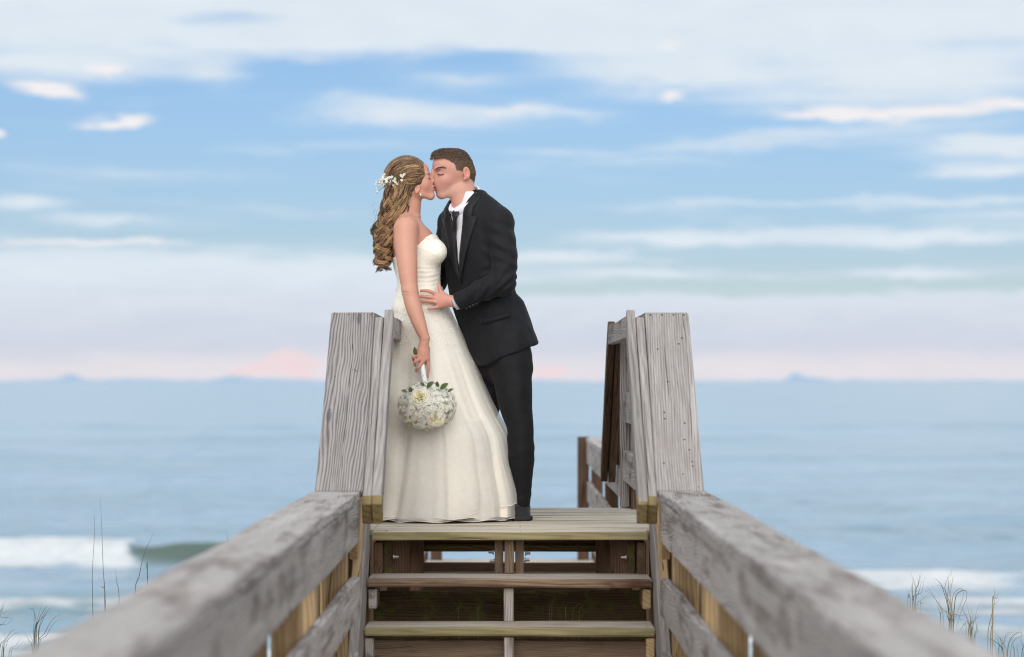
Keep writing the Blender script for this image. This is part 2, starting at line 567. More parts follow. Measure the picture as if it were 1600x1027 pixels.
def build_stairs(front):
    sgn = 1 if front else -1
    yb = DY0 if front else DY1
    name = 'front' if front else 'rear'
    st = empty('staircase', (0, yb - sgn * .45, -1.3),
               'open plank steps climbing from the near walkway up to the deck' if front else 'open plank steps going down behind the deck towards the beach', 'stairs')
    def Y(o):       # o metres out from the deck edge
        return yb - sgn * o
    for i in (1, 2, 3):
        z = -RISE * i
        yf = RUN * i + (.012 if i == 1 else 0)
        # one wide board and a narrow one behind it
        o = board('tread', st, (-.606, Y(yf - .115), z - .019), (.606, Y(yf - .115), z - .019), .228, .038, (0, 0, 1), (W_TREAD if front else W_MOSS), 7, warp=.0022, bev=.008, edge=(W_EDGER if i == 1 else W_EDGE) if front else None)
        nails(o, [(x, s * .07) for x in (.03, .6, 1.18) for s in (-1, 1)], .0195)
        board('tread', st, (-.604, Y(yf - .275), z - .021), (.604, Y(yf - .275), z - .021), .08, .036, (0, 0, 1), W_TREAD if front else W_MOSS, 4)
    # stringers: sloping boards on both sides and one in the middle
    a = Vector((0, Y(.86), LOW - .06))
    b = Vector((0, Y(-.02), -.02))
    for s in (-1, 1):
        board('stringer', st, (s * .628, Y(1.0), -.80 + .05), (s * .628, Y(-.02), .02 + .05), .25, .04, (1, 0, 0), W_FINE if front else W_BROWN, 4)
        for i in (1, 2, 3):        # cleats under the treads
            z = -RISE * i
            board('cleat', st, (s * .585, Y(RUN * i - .015), z - .09), (s * .585, Y(RUN * i - .29), z - .09), .085, .036, (1, 0, 0), W_TAN if s > 0 else W_PALE, 1)
    for i in (0, 1, 2, 3):         # uprights that carry the middle of the treads
        z = -RISE * i
        yy = RUN * i
        board('riser_block', st, (-.003, Y(yy - .05 - (.04 if i == 0 else 0)), z - .042), (-.003, Y(yy - .05 - (.04 if i == 0 else 0)), z - RISE - .002), .042, .06, (0, 1, 0), W_PALE if i else W_MID, 1)
    # cross boards low behind the treads
    if not front:
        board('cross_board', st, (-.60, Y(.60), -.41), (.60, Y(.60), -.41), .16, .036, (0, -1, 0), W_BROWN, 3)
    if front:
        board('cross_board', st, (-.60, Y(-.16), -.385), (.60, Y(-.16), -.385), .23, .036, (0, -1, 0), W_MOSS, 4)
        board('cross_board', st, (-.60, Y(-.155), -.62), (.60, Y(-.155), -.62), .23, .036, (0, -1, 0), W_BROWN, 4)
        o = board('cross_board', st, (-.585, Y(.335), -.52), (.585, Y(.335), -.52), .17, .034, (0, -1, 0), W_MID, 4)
        nails(o, [(.58, .02), (1.1, -.03), (.7, .04)], .0175)
    return st


def stair_rail(side, front):
    """sloping cap, two grab boards and lower boards of one stair rail"""
    sgn = 1 if front else -1
    lab = {(-1, True): 'left sloping stair railing with wide grey cap board, in front of the bride',
           (1, True): 'right sloping stair railing with wide grey cap board, full of nail holes',
           (-1, False): 'left stair railing dropping away behind the deck, hidden behind the bride',
           (1, False): 'dark underside of the right stair railing dropping away behind the deck'}[(side, front)]
    r = empty('stair_railing', (side * .65, (D0 + D1) / 2 if front else (D2 + D3) / 2, -1.3), lab, 'railing')
    if front:
        lo, hi = Vector((0, D0, CAPB)), Vector((0, D1, CAPT))
        nrm = SLN
    else:
        lo, hi = Vector((0, D3, CAPB)), Vector((0, D2, CAPT))
        nrm = Vector((0, -SLN.y, SLN.z))
    ax = (hi - lo).normalized()
    def P(x, along, drop):
        return Vector((side * x, 0, 0)) + lo + ax * along - nrm * drop
    Ls = (hi - lo).length
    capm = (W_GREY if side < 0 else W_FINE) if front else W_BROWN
    c = board('cap', r, P(.681, 0, .019), P(.681, Ls, .019), .189, .038, nrm, capm, 6, warp=.0016)
    if front:
        rr = random.Random(3 + side)
        pts = [(Ls * .02, -.07), (Ls * .02, 0.0), (Ls * .02, .07), (Ls * .985, -.075), (Ls * .985, -.03), (Ls * .985, .02), (Ls * .985, .07)]
        pts += [(rr.uniform(.06, .45) * Ls, rr.uniform(-.07, .07)) for _ in range(9)] + [(rr.uniform(.45, .9) * Ls, rr.uniform(-.07, .07)) for _ in range(4)]
        nails(c, pts, .0192)
    # inner grab boards, on edge, with fresh sawn lower ends
    for nm, xx, dr, e0, e1, mat in (('grab_board', .526, .045, -.075, Ls + .012, W_FINE), ('grab_board', .5675, .062, -.06, Ls - .02, W_FINE)):
        wd = .105
        a, b = P(xx, e0, dr), P(xx, e1, dr)
        if not front:
            mat = W_BROWN  # shade of the rear undersides is put into this dark brown
        g = board(nm, r, a, b, wd, .038, (side, 0, 0), mat, 5)
        if front:   # sawn, greenish lower end
            e = board('sawn_end', g, P(xx, e0 - .012, dr), P(xx, e0 + .042, dr), wd + .003, .0405, (side, 0, 0), W_CUT, 1)
            Lg = (b - a).length
            nails(g, [(Lg * k, -.0) for k in (.1, .5, .9)], .0192)
    # lower boards of the stair rail
    for dr in (.33, .60):
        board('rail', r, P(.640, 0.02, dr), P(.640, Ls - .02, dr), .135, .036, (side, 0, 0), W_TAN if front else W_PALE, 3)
    for dd in ((D0 + .02), (D1 + .10)) if front else ((D2 - .10), (D3 - .02)):
        k = (dd - lo.y) / (hi.y - lo.y)
        top = lo.z + (hi.z - lo.z) * min(max(k, 0), 1) - .075
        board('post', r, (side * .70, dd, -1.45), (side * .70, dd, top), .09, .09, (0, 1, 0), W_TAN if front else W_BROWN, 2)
    return r


def level_rail(side, y0, y1, near):
    lab = {(-1, True): 'left level walkway railing running blurred towards the viewer, broad grey cap',
           (1, True): 'right level walkway railing running blurred towards the viewer, stained grey cap',
           (-1, False): 'left far walkway railing beyond the deck, mostly behind the bride',
           (1, False): 'right far walkway railing beyond the deck with dark end post'}[(side, near)]
    r = empty('walkway_railing', (side * .68, (y0 + y1) / 2, -1.3), lab, 'railing')
    capm = W_PALE
    # cap in lengths butted end to end
    cuts = [y0, y0 + (y1 - y0) * .58, y1] if near else [y0, y1]
    for a, b in zip(cuts[:-1], cuts[1:]):
        board('cap', r, (side * .690, a + .001, CAPB - .019), (side * .690, b - .001, CAPB - .019), .19, .036, (0, 0, 1), capm, 8, warp=.002)
        board('rail', r, (side * .616, a + .001, CAPB - .038 - .083), (side * .616, b - .001, CAPB - .038 - .083), .164, .036, (side, 0, 0), W_PALE, 8, warp=.002)
        for z in (-.205, -.50):
            board('rail', r, (side * .618, a + .001, z), (side * .618, b - .001, z), .155, .036, (side, 0, 0), W_PALE, 6, warp=.002)
    if near:
        ys = [9.50, 8.02, 7.42, 5.9, 4.3, 2.7, 1.0]
        for i, y in enumerate(ys):
            board('post', r, (side * .684, y, -1.45), (side * .684, y, CAPB - .04), .09, .09, (0, 1, 0), W_TAN, 2)
        # tan vertical boards fixed outside
        y = 9.42
        spans = ((10.9, 9.56), (9.42, 8.10), (7.36, 6.6), (5.82, 5.0), (4.2, 3.4), (2.6, 1.8))
        for (a, b) in spans:
            n = max(2, round((a - b) / .26))
            pw = (a - b) / n
            for i in range(n):
                y = a - pw * (i + .5)
                board('picket', r, (side * .752, y, -1.1), (side * .752, y, CAPB - .045), pw - wood_rng.uniform(.003, .012), .03, (side, 0, 0), W_TAN, 2)
    else:
        for i, y in enumerate((y0 + .1, (y0 + y1) / 2, y1 - .06)):
            board('post', r, (side * .684, y, -1.6), (side * .684, y, CAPB - .04), .09, .09, (0, 1, 0), W_BROWN, 2)
        board('post', r, (side * .575, y1 - .1, -1.6), (side * .575, y1 - .1, CAPB + .005), .09, .09, (0, 1, 0), W_BROWN, 2)
        for i in range(9):
            y = y0 + .3 + i * .28
            board('picket', r, (side * .752, y, -1.1), (side * .752, y, CAPB - .045), .26, .03, (side, 0, 0), W_TAN, 1)
    return r


def deck_rail(side):
    r = empty('deck_railing', (side * .6, (DY0 + DY1) / 2, -1.3),
              'level deck railing at the left, just peeping out beside the dress' if side < 0 else 'level deck railing at the right, three grey rails between posts', 'railing')
    board('top_rail', r, (side * .526, D1 + .012, .89), (side * .526, D2 - .012, .89), .095, .038, (side, 0, 0), W_PALE, 4)
    board('cap', r, (side * .681, D1 + .012, .934), (side * .681, D2 - .012, .934), .189, .038, (0, 0, 1), W_GREY, 4)
    board('top_rail', r, (side * .612, D1 + .02, .845), (side * .612, D2 - .02, .845), .14, .036, (side, 0, 0), W_GREY, 4)
    for z in (.52, .22):
        board('rail', r, (side * .602, D1 + .02, z), (side * .602, D2 - .1, z), .155, .036, (side, 0, 0), W_PALE, 4)
    for y in (D1 + .25, D2 - .14):
        board('post', r, (side * .668, y, -1.4), (side * .668, y, .912), .09, .09, (0, 1, 0), W_TAN if y < 11.5 else W_BROWN, 2)
    for y in (D1 + .62, D1 + 1.05, D1 + 1.45):
        board('picket', r, (side * .64, y, .03), (side * .64, y, .9), .14, .036, (side, 0, 0), W_BROWN, 2)
    board('corner_trim', r, (side * .592, D2 - .06, .005), (side * .592, D2 - .06, .86), .05, .03, (0, 1, 0), W_GREY, 2)
    return r


def walkway(y0, y1, lab):
    w = empty('boardwalk', (0, (y0 + y1) / 2, -1.3), lab, 'walkway')
    n = int((y1 - y0) / .147)
    me = board_mesh(1.3, .138, .036, 3)
    me.materials.append(W_DECK)
    for i in range(n):
        y = y0 + (i + .5) * (y1 - y0) / n
        board('plank', w, (-.65, y, LOW - .018), (.65, y, LOW - .018), .138, .036, me=me)
    for x in (-.6, 0, .6):
        board('joist', w, (x, y0, LOW - .13), (x, y1, LOW - .13), .04, .18, (0, 0, 1), W_BROWN, 2)
    return w


build_deck()
build_stairs(True)
build_stairs(False)
for s in (-1, 1):
    stair_rail(s, True)
    level_rail(s, -1.2, D0, True)
    deck_rail(s)
    stair_rail(s, False)
    level_rail(s, D3, 19.0, False)
walkway(-1.5, DY0 - .66, 'lower plank walkway between the near railings, leading to the steps')
walkway(DY1 + .66, 19.0, 'far plank walkway beyond the deck, leading on to the beach')

# ------------------------------------------------------------------ dune, beach and sea
def fbm(x, y, s, o=4, seed=0):
    """cheap vectorised value noise"""
    tot = np.zeros_like(x, dtype=np.float64)
    amp, norm = 1.0, 0.0
    for k in range(o):
        r = np.random.RandomState(seed + k * 17)
        tab = r.rand(128, 128)
        u, v = x * s * 2 ** k, y * s * 2 ** k
        i, j = np.floor(u).astype(int), np.floor(v).astype(int)
        fu, fv = u - i, v - j
        fu, fv = fu * fu * (3 - 2 * fu), fv * fv * (3 - 2 * fv)
        g = lambda a, b: tab[a % 128, b % 128]
        val = (g(i, j) * (1 - fu) + g(i + 1, j) * fu) * (1 - fv) + (g(i, j + 1) * (1 - fu) + g(i + 1, j + 1) * fu) * fv
        tot += amp * val
        norm += amp
        amp *= 0.5
    return tot / norm


def grid_mesh(name, X, Y, Z):
    ny, nx = X.shape
    v = np.stack([X, Y, Z], -1).reshape(-1, 3)
    i = np.arange(ny * nx).reshape(ny, nx)
    f = np.stack([i[:-1, :-1], i[:-1, 1:], i[1:, 1:], i[1:, :-1]], -1).reshape(-1, 4)
    return mesh_np(name, v, f)


def build_dune():
    ys = np.concatenate([np.linspace(-60, 0, 25), np.linspace(.5, 50, 100), np.linspace(52, 75, 12)])
    xs = np.concatenate([np.linspace(-220, -13, 24), np.linspace(-12, 12, 97), np.linspace(13, 220, 24)])
    X, Y = np.meshgrid(xs, ys)
    prof = np.interp(Y, [-60, -15, 0, 9, 14, 18, 24, 36, 48, 75], [-1.0, -1.15, -1.35, -1.32, -1.38, -2.1, -3.45, -4.45, -5.2, -6.4])
    n = fbm(X + 300, Y + 300, .25, 4, 3) - .5
    amp = np.interp(Y, [0, 15, 30, 60], [.30, .25, .35, .1])
    # the dune stays well below the boardwalk
    near = np.exp(-(X / 1.6) ** 2)
    Z = prof + n * amp * (1 - .7 * near)
    Z = np.minimum(Z, np.where((Y > 0) & (Y < 50), EYE - .1138 * Y - .18, 9))
    Z = np.minimum(Z, np.where(np.abs(X) < 1.2, -1.12, 9))
    me = grid_mesh('dune', X, Y, Z)
    m, t, b = new_mat('dune sand')
    co = t.n('ShaderNodeTexCoord').outputs['Object']
    n1 = t.noise(co, .6, 4, .6)
    n2 = t.noise(co, 40, 3, .6)
    c = t.mix(n1, (.42, .36, .28), (.52, .47, .39))
    c = t.mix(t.m('MULTIPLY', n2, .4), c, (.30, .25, .19))
    t.put(b.inputs['Base Color'], c)
    b.inputs['Roughness'].default_value = .9
    bp = t.n('ShaderNodeBump')
    bp.inputs['Distance'].default_value = .03
    t.put(bp.inputs['Height'], t.noise(co, 9, 4, .6))
    t.put(b.inputs['Normal'], bp.outputs[0])
    tag(link('dune', me, m), 'pale sand dune and beach sloping to the water', kind='structure')


def build_sea():
    # rows spaced evenly in the angle below the horizon, columns fanned out
    t_ = np.linspace(0, 1, 330)
    drop = np.concatenate([np.linspace(460, 225, 190), np.linspace(224, 40, 110), np.geomspace(39, .28, 40)])
    Yr = (EYE - SEA) * F / drop
    u = np.linspace(-1, 1, 361)
    u = np.sign(u) * (np.abs(u) * .55 + np.abs(u) ** 5 * 3.0)
    X = Yr[:, None] * u[None, :]
    Y = np.repeat(Yr[:, None], len(u), 1)
    Z = np.full_like(X, SEA)
    foam = np.zeros_like(X)
    n_lo = fbm(X + 900, Y + 900, .05, 3, 11)
    n_md = fbm(X + 900, Y * 3 + 900, .16, 4, 21)
    n_hi = fbm(X + 900, Y * 2.2 + 900, .6, 4, 31)

    def ridge(y0, amp, wf, wb, xprof, wig=2.0, seed=1, foamy=None, foam_front=1.5, foam_amt=1.0):
        nonlocal Z, foam
        w = (fbm(X + 500, X * 0 + 3.3, .08, 3, seed) - .5) * 2 * wig
        dd = Y - (y0 + w)
        s = np.where(dd < 0, np.exp(-(dd / wf) ** 2), np.exp(-(dd / wb) ** 2))
        a = amp * xprof
        Z = Z + s * a
        if foamy is not None:
            fz = np.exp(-(np.clip(dd, 0, 99) / (.5 * wb)) ** 2) * np.exp(-(np.clip(-dd, 0, 99) / foam_front) ** 2)
            foam = np.maximum(foam, fz * foamy * foam_amt)

    def px_x(p, d):
        return (p - CXP) / F * d
    sm = lambda a, b: 1 / (1 + np.exp(-(X - a) / b))
    # main breaker: broken (white) on the left, green shoulder right of it
    left = 1 - sm(px_x(212, 73) + (fbm(X + 40, Y + 40, .7, 3, 77) - .5) * 2.2, .22)
    sh = np.exp(-((X - px_x(300, 73)) / 4.2) ** 2)
    rag = fbm(X + 70, Y * 1.5 + 70, .9, 4, 61)
    ridge(74.5, .66, 1.0, 3.0, np.clip(left * (.75 + .5 * rag) + sh * .95 + .10, 0, 1.2), .5, 2, left * (.55 + .9 * rag), 1.9, 1.1)
    green = np.exp(-((Y - 73.9) / 1.1) ** 2) * sh * (1 - left)
    # right side breaker (lower, tumbled)
    rgt = sm(px_x(1240, 66), 1.2)
    ridge(67.5, .38, 1.2, 2.5, np.clip(rgt * (.5 + n_lo), 0, 1), 1.2, 5, rgt * np.clip(n_md * 2.4 - .40, 0, 1), 3.0, 1.0)
    ridge(63.5, .22, .9, 2.0, np.clip(n_lo * 1.5 - .2, 0, 1), 2.0, 7, np.clip(n_md * 2.4 - .75, 0, 1), 1.2, .9)
    ridge(60.0, .25, .7, 2.0, np.clip(n_lo * 1.6 - .3, 0, 1), 2.0, 9, np.clip(n_md * 2.5 - .85, 0, 1), 1.4, .9)
    ridge(56.0, .20, .7, 2.0, np.clip(n_md * 1.8 - .3, 0, 1), 2.0, 12, np.clip(n_md * 2.5 - .9, 0, 1), 1.2, .8)
    ridge(51.5, .18, .7, 1.6, np.clip(n_lo * 1.6 - .2, 0, 1), 1.5, 13, np.clip(n_md * 2.3 - .8, 0, 1), 1.2, .8)
    # unbroken swells farther out
    for (y0, a, sd_) in ((80, .2, 39), (84, .25, 40), (90, .24, 48), (96, .30, 41), (102, .26, 49), (108, .26, 42), (128, .34, 43), (150, .3, 44), (180, .35, 45), (230, .4, 46), (300, .4, 47)):
        ridge(y0, a, 2.2 + y0 * .012, 4.5 + y0 * .02, np.clip(n_lo * 3.2 - 1.15, 0, 1) * 1.5, y0 * .05, sd_)
    fade = np.clip((400 - Y) / 330, 0, 1)
    Z += (n_hi - .5) * .30 * fade + (n_md - .5) * .34 * fade
    # thin foam sheets inshore
    inshore = 1 / (1 + np.exp((Y - 66) / 2.5))
    foam = np.maximum(foam, inshore * np.clip(n_md * 2.2 - .82, 0, .6))
    me = grid_mesh('sea', X, Y, Z)
    shallow = np.clip(1 / (1 + np.exp((Y - 70) / 3)) * (n_md * 3.2 - 1.25), 0, 1)
    attr_float(me, 'green', np.clip(np.maximum(green * 1.3, shallow), 0, 1).ravel())
    attr_float(me, 'foam', np.clip(foam, 0, 1).ravel())
    m, t, b = new_mat('sea water')
    pos = t.n('ShaderNodeNewGeometry').outputs['Position']
    x, y, z = t.sep(pos)
    fo = t.n('ShaderNodeAttribute', attribute_name='foam').outputs['Fac']
    br = t.noise(t.xyz(t.m('MULTIPLY', x, 1.0), t.m('MULTIPLY', y, 2.2), z), 1.3, 5, .65)
    fm = t.smooth(t.m('ADD', fo, t.m('MULTIPLY', t.m('SUBTRACT', br, .5), .55)), .22, .58)
    deep = t.mix(t.smooth(t.noise(t.xyz(t.m('MULTIPLY', x, .02), t.m('MULTIPLY', y, .05), 0.), 1., 3, .6), .4, .62), (.205, .33, .42), (.265, .39, .52))
    gr = t.n('ShaderNodeAttribute', attribute_name='green').outputs['Fac']
    deep = t.mix(gr, deep, (.085, .125, .105))
    t.put(b.inputs['Base Color'], t.mix(fm, deep, t.mix(t.noise(t.xyz(t.m('MULTIPLY', x, 1.6), t.m('MULTIPLY', y, 1.2), t.m('MULTIPLY', z, 2.5)), 1.0, 5, .65), (.42, .455, .48), (.74, .75, .76))))
    t.put(b.inputs['Roughness'], t.mapr(fm, 0, 1, .16, .75))
    b.inputs['IOR'].default_value = 1.33
    t.put(b.inputs['Specular IOR Level'], t.mapr(gr, 0, 1, .5, .3))
    bp = t.n('ShaderNodeBump')
    bp.inputs['Strength'].default_value = 1.0
    bp.inputs['Distance'].default_value = .11
    w1 = t.noise(t.xyz(t.m('MULTIPLY', x, .55), t.m('MULTIPLY', y, .8), 0.), 1.0, 6, .68, .6)
    w2 = t.noise(t.xyz(t.m('MULTIPLY', x, .06), t.m('MULTIPLY', y, .16), 4.), 1.0, 4, .6, .3)
    t.put(bp.inputs['Height'], t.m('ADD', w1, t.m('MULTIPLY', w2, 2.2)))
    t.put(b.inputs['Normal'], bp.outputs[0])
    tag(link('sea', me, m), 'pale blue ocean with a white breaker rolling in', kind='structure')


build_dune()
build_sea()

# ------------------------------------------------------------------ volumes: bodies and cloth are sculpted as distance fields, then skinned
PD = 11.45                   # depth of the couple


def W(px, py, dy=0.0):
    return np.array(at(px, py, PD + dy))


class Vol:
    def __init__(self, lo, hi, h):
        self.lo = np.array(lo, float)
        self.h = h
        n = np.ceil((np.array(hi, float) - self.lo) / h).astype(int) + 1
        self.ax = [(self.lo[i] + np.arange(n[i]) * h).astype(np.float32) for i in range(3)]
        self.phi = np.full(n, 0.5, np.float32)

    def sl(self, lo, hi, m):
        s = []
        for i in range(3):
            a = int(max(0, math.floor((lo[i] - m - self.lo[i]) / self.h)))
            b = int(min(self.phi.shape[i], math.ceil((hi[i] + m - self.lo[i]) / self.h) + 1))
            s.append(slice(a, max(a, b)))
        return tuple(s)

    def coords(self, s):
        return (self.ax[0][s[0]][:, None, None], self.ax[1][s[1]][None, :, None], self.ax[2][s[2]][None, None, :])

    def op(self, fn, lo, hi, k=0.01, mode='add'):
        s = self.sl(lo, hi, k + .022)
        X, Y, Z = self.coords(s)
        if X.size == 0 or Y.size == 0 or Z.size == 0:
            return
        d = fn(X, Y, Z)
        o = self.phi[s]
        if mode == 'add':
            hh = np.maximum(k - np.abs(o - d), 0) / k
            self.phi[s] = np.minimum(o, d) - hh * hh * (k * .25)
        elif mode == 'cut':
            d = -d
            hh = np.maximum(k - np.abs(o - d), 0) / k
            self.phi[s] = np.maximum(o, d) + hh * hh * (k * .25)
        elif mode == 'and':
            hh = np.maximum(k - np.abs(o - d), 0) / k
            self.phi[s] = np.maximum(o, d) + hh * hh * (k * .25)

    # tapered capsule
    def rc(self, a, b, ra, rb, k=0.01, mode='add'):
        a, b = np.asarray(a, float), np.asarray(b, float)
        ab = b - a
        L2 = max(float(ab @ ab), 1e-9)
        r = max(ra, rb)

        def fn(X, Y, Z):
            x, y, z = X - a[0], Y - a[1], Z - a[2]
            t = np.clip((x * ab[0] + y * ab[1] + z * ab[2]) / L2, 0, 1)
            return np.sqrt((x - t * ab[0]) ** 2 + (y - t * ab[1]) ** 2 + (z - t * ab[2]) ** 2) - (ra + (rb - ra) * t)
        self.op(fn, np.minimum(a, b) - r, np.maximum(a, b) + r, k, mode)

    def chain(self, pts, rs, k=0.01, sub=4, mode='add'):
        """smooth tapered limb through the points"""
        pts, rs = np.asarray(pts, float), np.asarray(rs, float)
        m = (len(pts) - 1) * sub + 1
        pr = spline(np.hstack([pts, rs[:, None]]), m)
        p, r = pr[:, :3], pr[:, 3]

        def fn(X, Y, Z):
            best = None
            for i in range(m - 1):
                a, ab = p[i], p[i + 1] - p[i]
                L2 = max(float(ab @ ab), 1e-9)
                x, y, z = X - np.float32(a[0]), Y - np.float32(a[1]), Z - np.float32(a[2])
                t = np.clip((x * np.float32(ab[0]) + y * np.float32(ab[1]) + z * np.float32(ab[2])) / np.float32(L2), 0, 1)
                d = np.sqrt((x - t * np.float32(ab[0])) ** 2 + (y - t * np.float32(ab[1])) ** 2 + (z - t * np.float32(ab[2])) ** 2) - (np.float32(r[i]) + np.float32(r[i + 1] - r[i]) * t)
                best = d if best is None else np.minimum(best, d)
            return best
        R = r.max()
        self.op(fn, p.min(0) - R, p.max(0) + R, k, mode)

    # ellipsoid; rot is a 3x3 whose rows are the local axes
    def ell(self, c, r, k=0.01, mode='add', rot=None):
        c, r = np.asarray(c, float), np.asarray(r, float)
        R = np.eye(3) if rot is None else np.asarray(rot, float)
        m = float(r.max())

        def fn(X, Y, Z):
            x, y, z = X - c[0], Y - c[1], Z - c[2]
            u = [R[i, 0] * x + R[i, 1] * y + R[i, 2] * z for i in range(3)]
            k0 = np.sqrt(sum((u[i] / r[i]) ** 2 for i in range(3)))
            k1 = np.sqrt(sum((u[i] / r[i] ** 2) ** 2 for i in range(3))) + 1e-6
            return k0 * (k0 - 1) / k1
        self.op(fn, c - m, c + m, k, mode)

    # stack of ellipses along z: levels (z, cx, cy, half-width along s, half-depth along f); yaw turns s away from +X
    def loft(self, lev, yaw=0.0, k=0.01, mode='add', p=2.3, grow=0.0):
        lev = sorted(lev)
        zs = np.array([l[0] for l in lev])
        cols = [np.array([l[i] for l in lev]) for i in range(1, 5)]
        cs, sn = math.cos(yaw), math.sin(yaw)
        mx = max(cols[2].max(), cols[3].max()) + abs(grow)
        lo = np.array([cols[0].min() - mx, cols[1].min() - mx, zs[0] - abs(grow)])
        hi = np.array([cols[0].max() + mx, cols[1].max() + mx, zs[-1] + abs(grow)])

        def fn(X, Y, Z):
            zz = Z[0, 0, :]
            cx, cy, b, a = [smooth_interp(zz, zs, c)[None, None, :].astype(np.float32) for c in cols]
            x, y = X - cx, Y - cy
            s = (x * cs + y * sn) / b
            f = (-x * sn + y * cs) / a
            rr = (np.abs(s) ** p + np.abs(f) ** p) ** (1 / p)
            d = (rr - 1) * np.minimum(a, b) - grow
            dz = np.maximum(zs[0] - Z, Z - zs[-1]) - grow
            return np.maximum(d, dz)
        self.op(fn, lo, hi, k, mode)

    def halfspace(self, pt, n, k=0.006):
        """keep the side opposite to n"""
        pt, n = np.asarray(pt, float), np.asarray(n, float)
        n = n / np.linalg.norm(n)
        fn = lambda X, Y, Z: (X - pt[0]) * n[0] + (Y - pt[1]) * n[1] + (Z - pt[2]) * n[2]
        self.op(fn, self.lo - 1, self.lo + 9, k, 'and')

    def mesh(self, name):
        v, f = surface_nets(self.phi, self.lo, self.h)
        return v, f


def smooth_interp(x, xs, ys):
    """monotone-ish cubic (Catmull-Rom) interpolation"""
    n = len(xs)
    if n < 3:
        return np.interp(x, xs, ys)
    m = np.gradient(ys, xs)
    x = np.clip(x, xs[0], xs[-1])
    i = np.clip(np.searchsorted(xs, x) - 1, 0, n - 2)
    h = xs[i + 1] - xs[i]
    t = (x - xs[i]) / h
    return ((2 * t ** 3 - 3 * t ** 2 + 1) * ys[i] + (t ** 3 - 2 * t ** 2 + t) * h * m[i] +
            (-2 * t ** 3 + 3 * t ** 2) * ys[i + 1] + (t ** 3 - t ** 2) * h * m[i + 1])


def surface_nets(phi, lo, h):
    ins = phi < 0
    nx, ny, nz = phi.shape
    cnt = np.zeros((nx - 1, ny - 1, nz - 1), np.uint8)
    for i in (0, 1):
        for j in (0, 1):
            for k in (0, 1):
                cnt += ins[i:nx - 1 + i, j:ny - 1 + j, k:nz - 1 + k]
    act = (cnt > 0) & (cnt < 8)
    ci = np.argwhere(act)
    idx = np.full(act.shape, -1, np.int32)
    idx[act] = np.arange(len(ci))
    corner = {}
    for i in (0, 1):
        for j in (0, 1):
            for k in (0, 1):
                corner[(i, j, k)] = phi[ci[:, 0] + i, ci[:, 1] + j, ci[:, 2] + k]
    acc = np.zeros((len(ci), 3))
    num = np.zeros(len(ci))
    for a in corner:
        for ax in range(3):
            if a[ax] == 0:
                b = list(a); b[ax] = 1; b = tuple(b)
                va, vb = corner[a], corner[b]
                x = (va < 0) != (vb < 0)
                t = va / np.where(x, va - vb, 1)
                p = np.array(a, float)[None, :] + np.zeros((len(ci), 3))
                p[:, ax] += t
                acc += np.where(x[:, None], p, 0)
                num += x
    v = lo + (ci + acc / np.maximum(num, 1)[:, None]) * h
    quads = []
    for ax in range(3):
        o1, o2 = [(1, 2), (2, 0), (0, 1)][ax]
        sa = [slice(None)] * 3; sb = [slice(None)] * 3
        sa[ax] = slice(0, -1); sb[ax] = slice(1, None)
        A, B = ins[tuple(sa)], ins[tuple(sb)]
        e = np.argwhere(A != B)
        e = e[(e[:, o1] > 0) & (e[:, o2] > 0) & (e[:, o1] < phi.shape[o1] - 1) & (e[:, o2] < phi.shape[o2] - 1)]
        inside_first = A[e[:, 0], e[:, 1], e[:, 2]]
        def cell(d1, d2):
            c = e.copy(); c[:, o1] -= d1; c[:, o2] -= d2
            return idx[c[:, 0], c[:, 1], c[:, 2]]
        q = np.stack([cell(0, 0), cell(1, 0), cell(1, 1), cell(0, 1)], -1)
        q[~inside_first] = q[~inside_first][:, ::-1]
        quads.append(q)
    q = np.vstack(quads)
    q = q[(q >= 0).all(1)]
    return v, q


def relax(v, f, it=2, lam=0.5):
    """Laplacian smoothing"""
    e = np.vstack([f[:, [0, 1]], f[:, [1, 2]], f[:, [2, 3]], f[:, [3, 0]]])
    n = len(v)
    deg = np.bincount(e[:, 0], minlength=n) + np.bincount(e[:, 1], minlength=n)
    for _ in range(it):
        s = np.zeros_like(v)
        for c in range(3):
            s[:, c] = np.bincount(e[:, 0], v[e[:, 1], c], n) + np.bincount(e[:, 1], v[e[:, 0], c], n)
        v = v + lam * (s / np.maximum(deg, 1)[:, None] - v)
    return v


def vnormals(v, f):
    a, b, c, d = v[f[:, 0]], v[f[:, 1]], v[f[:, 2]], v[f[:, 3]]
    fn = np.cross(c - a, d - b)
    n = np.zeros_like(v)
    for k in range(4):
        for c_ in range(3):
            n[:, c_] += np.bincount(f[:, k], fn[:, c_], len(v))
    return n / (np.linalg.norm(n, axis=1)[:, None] + 1e-12)


def noise3(p, s, seed=0, octaves=3):
    """vectorised value noise on points (n,3)"""
    tot = np.zeros(len(p)); amp = 1.0; nrm = 0
    for o in range(octaves):
        tab = np.random.RandomState(seed + o).rand(32, 32, 32)
        q = p * s * 2 ** o
        i = np.floor(q).astype(int); f = q - i; f = f * f * (3 - 2 * f)
        r = 0
        for a in (0, 1):
            for b in (0, 1):
                for c in (0, 1):
                    wgt = (f[:, 0] if a else 1 - f[:, 0]) * (f[:, 1] if b else 1 - f[:, 1]) * (f[:, 2] if c else 1 - f[:, 2])
                    r = r + wgt * tab[(i[:, 0] + a) % 32, (i[:, 1] + b) % 32, (i[:, 2] + c) % 32]
        tot += amp * r; nrm += amp; amp *= .5
    return tot / nrm - .5


def to_px(v):
    """photo pixel of points (n,3), for regions that follow the side view of the figures"""
    return CXP + v[:, 0] / v[:, 1] * F, HYP - (v[:, 2] - EYE) / v[:, 1] * F


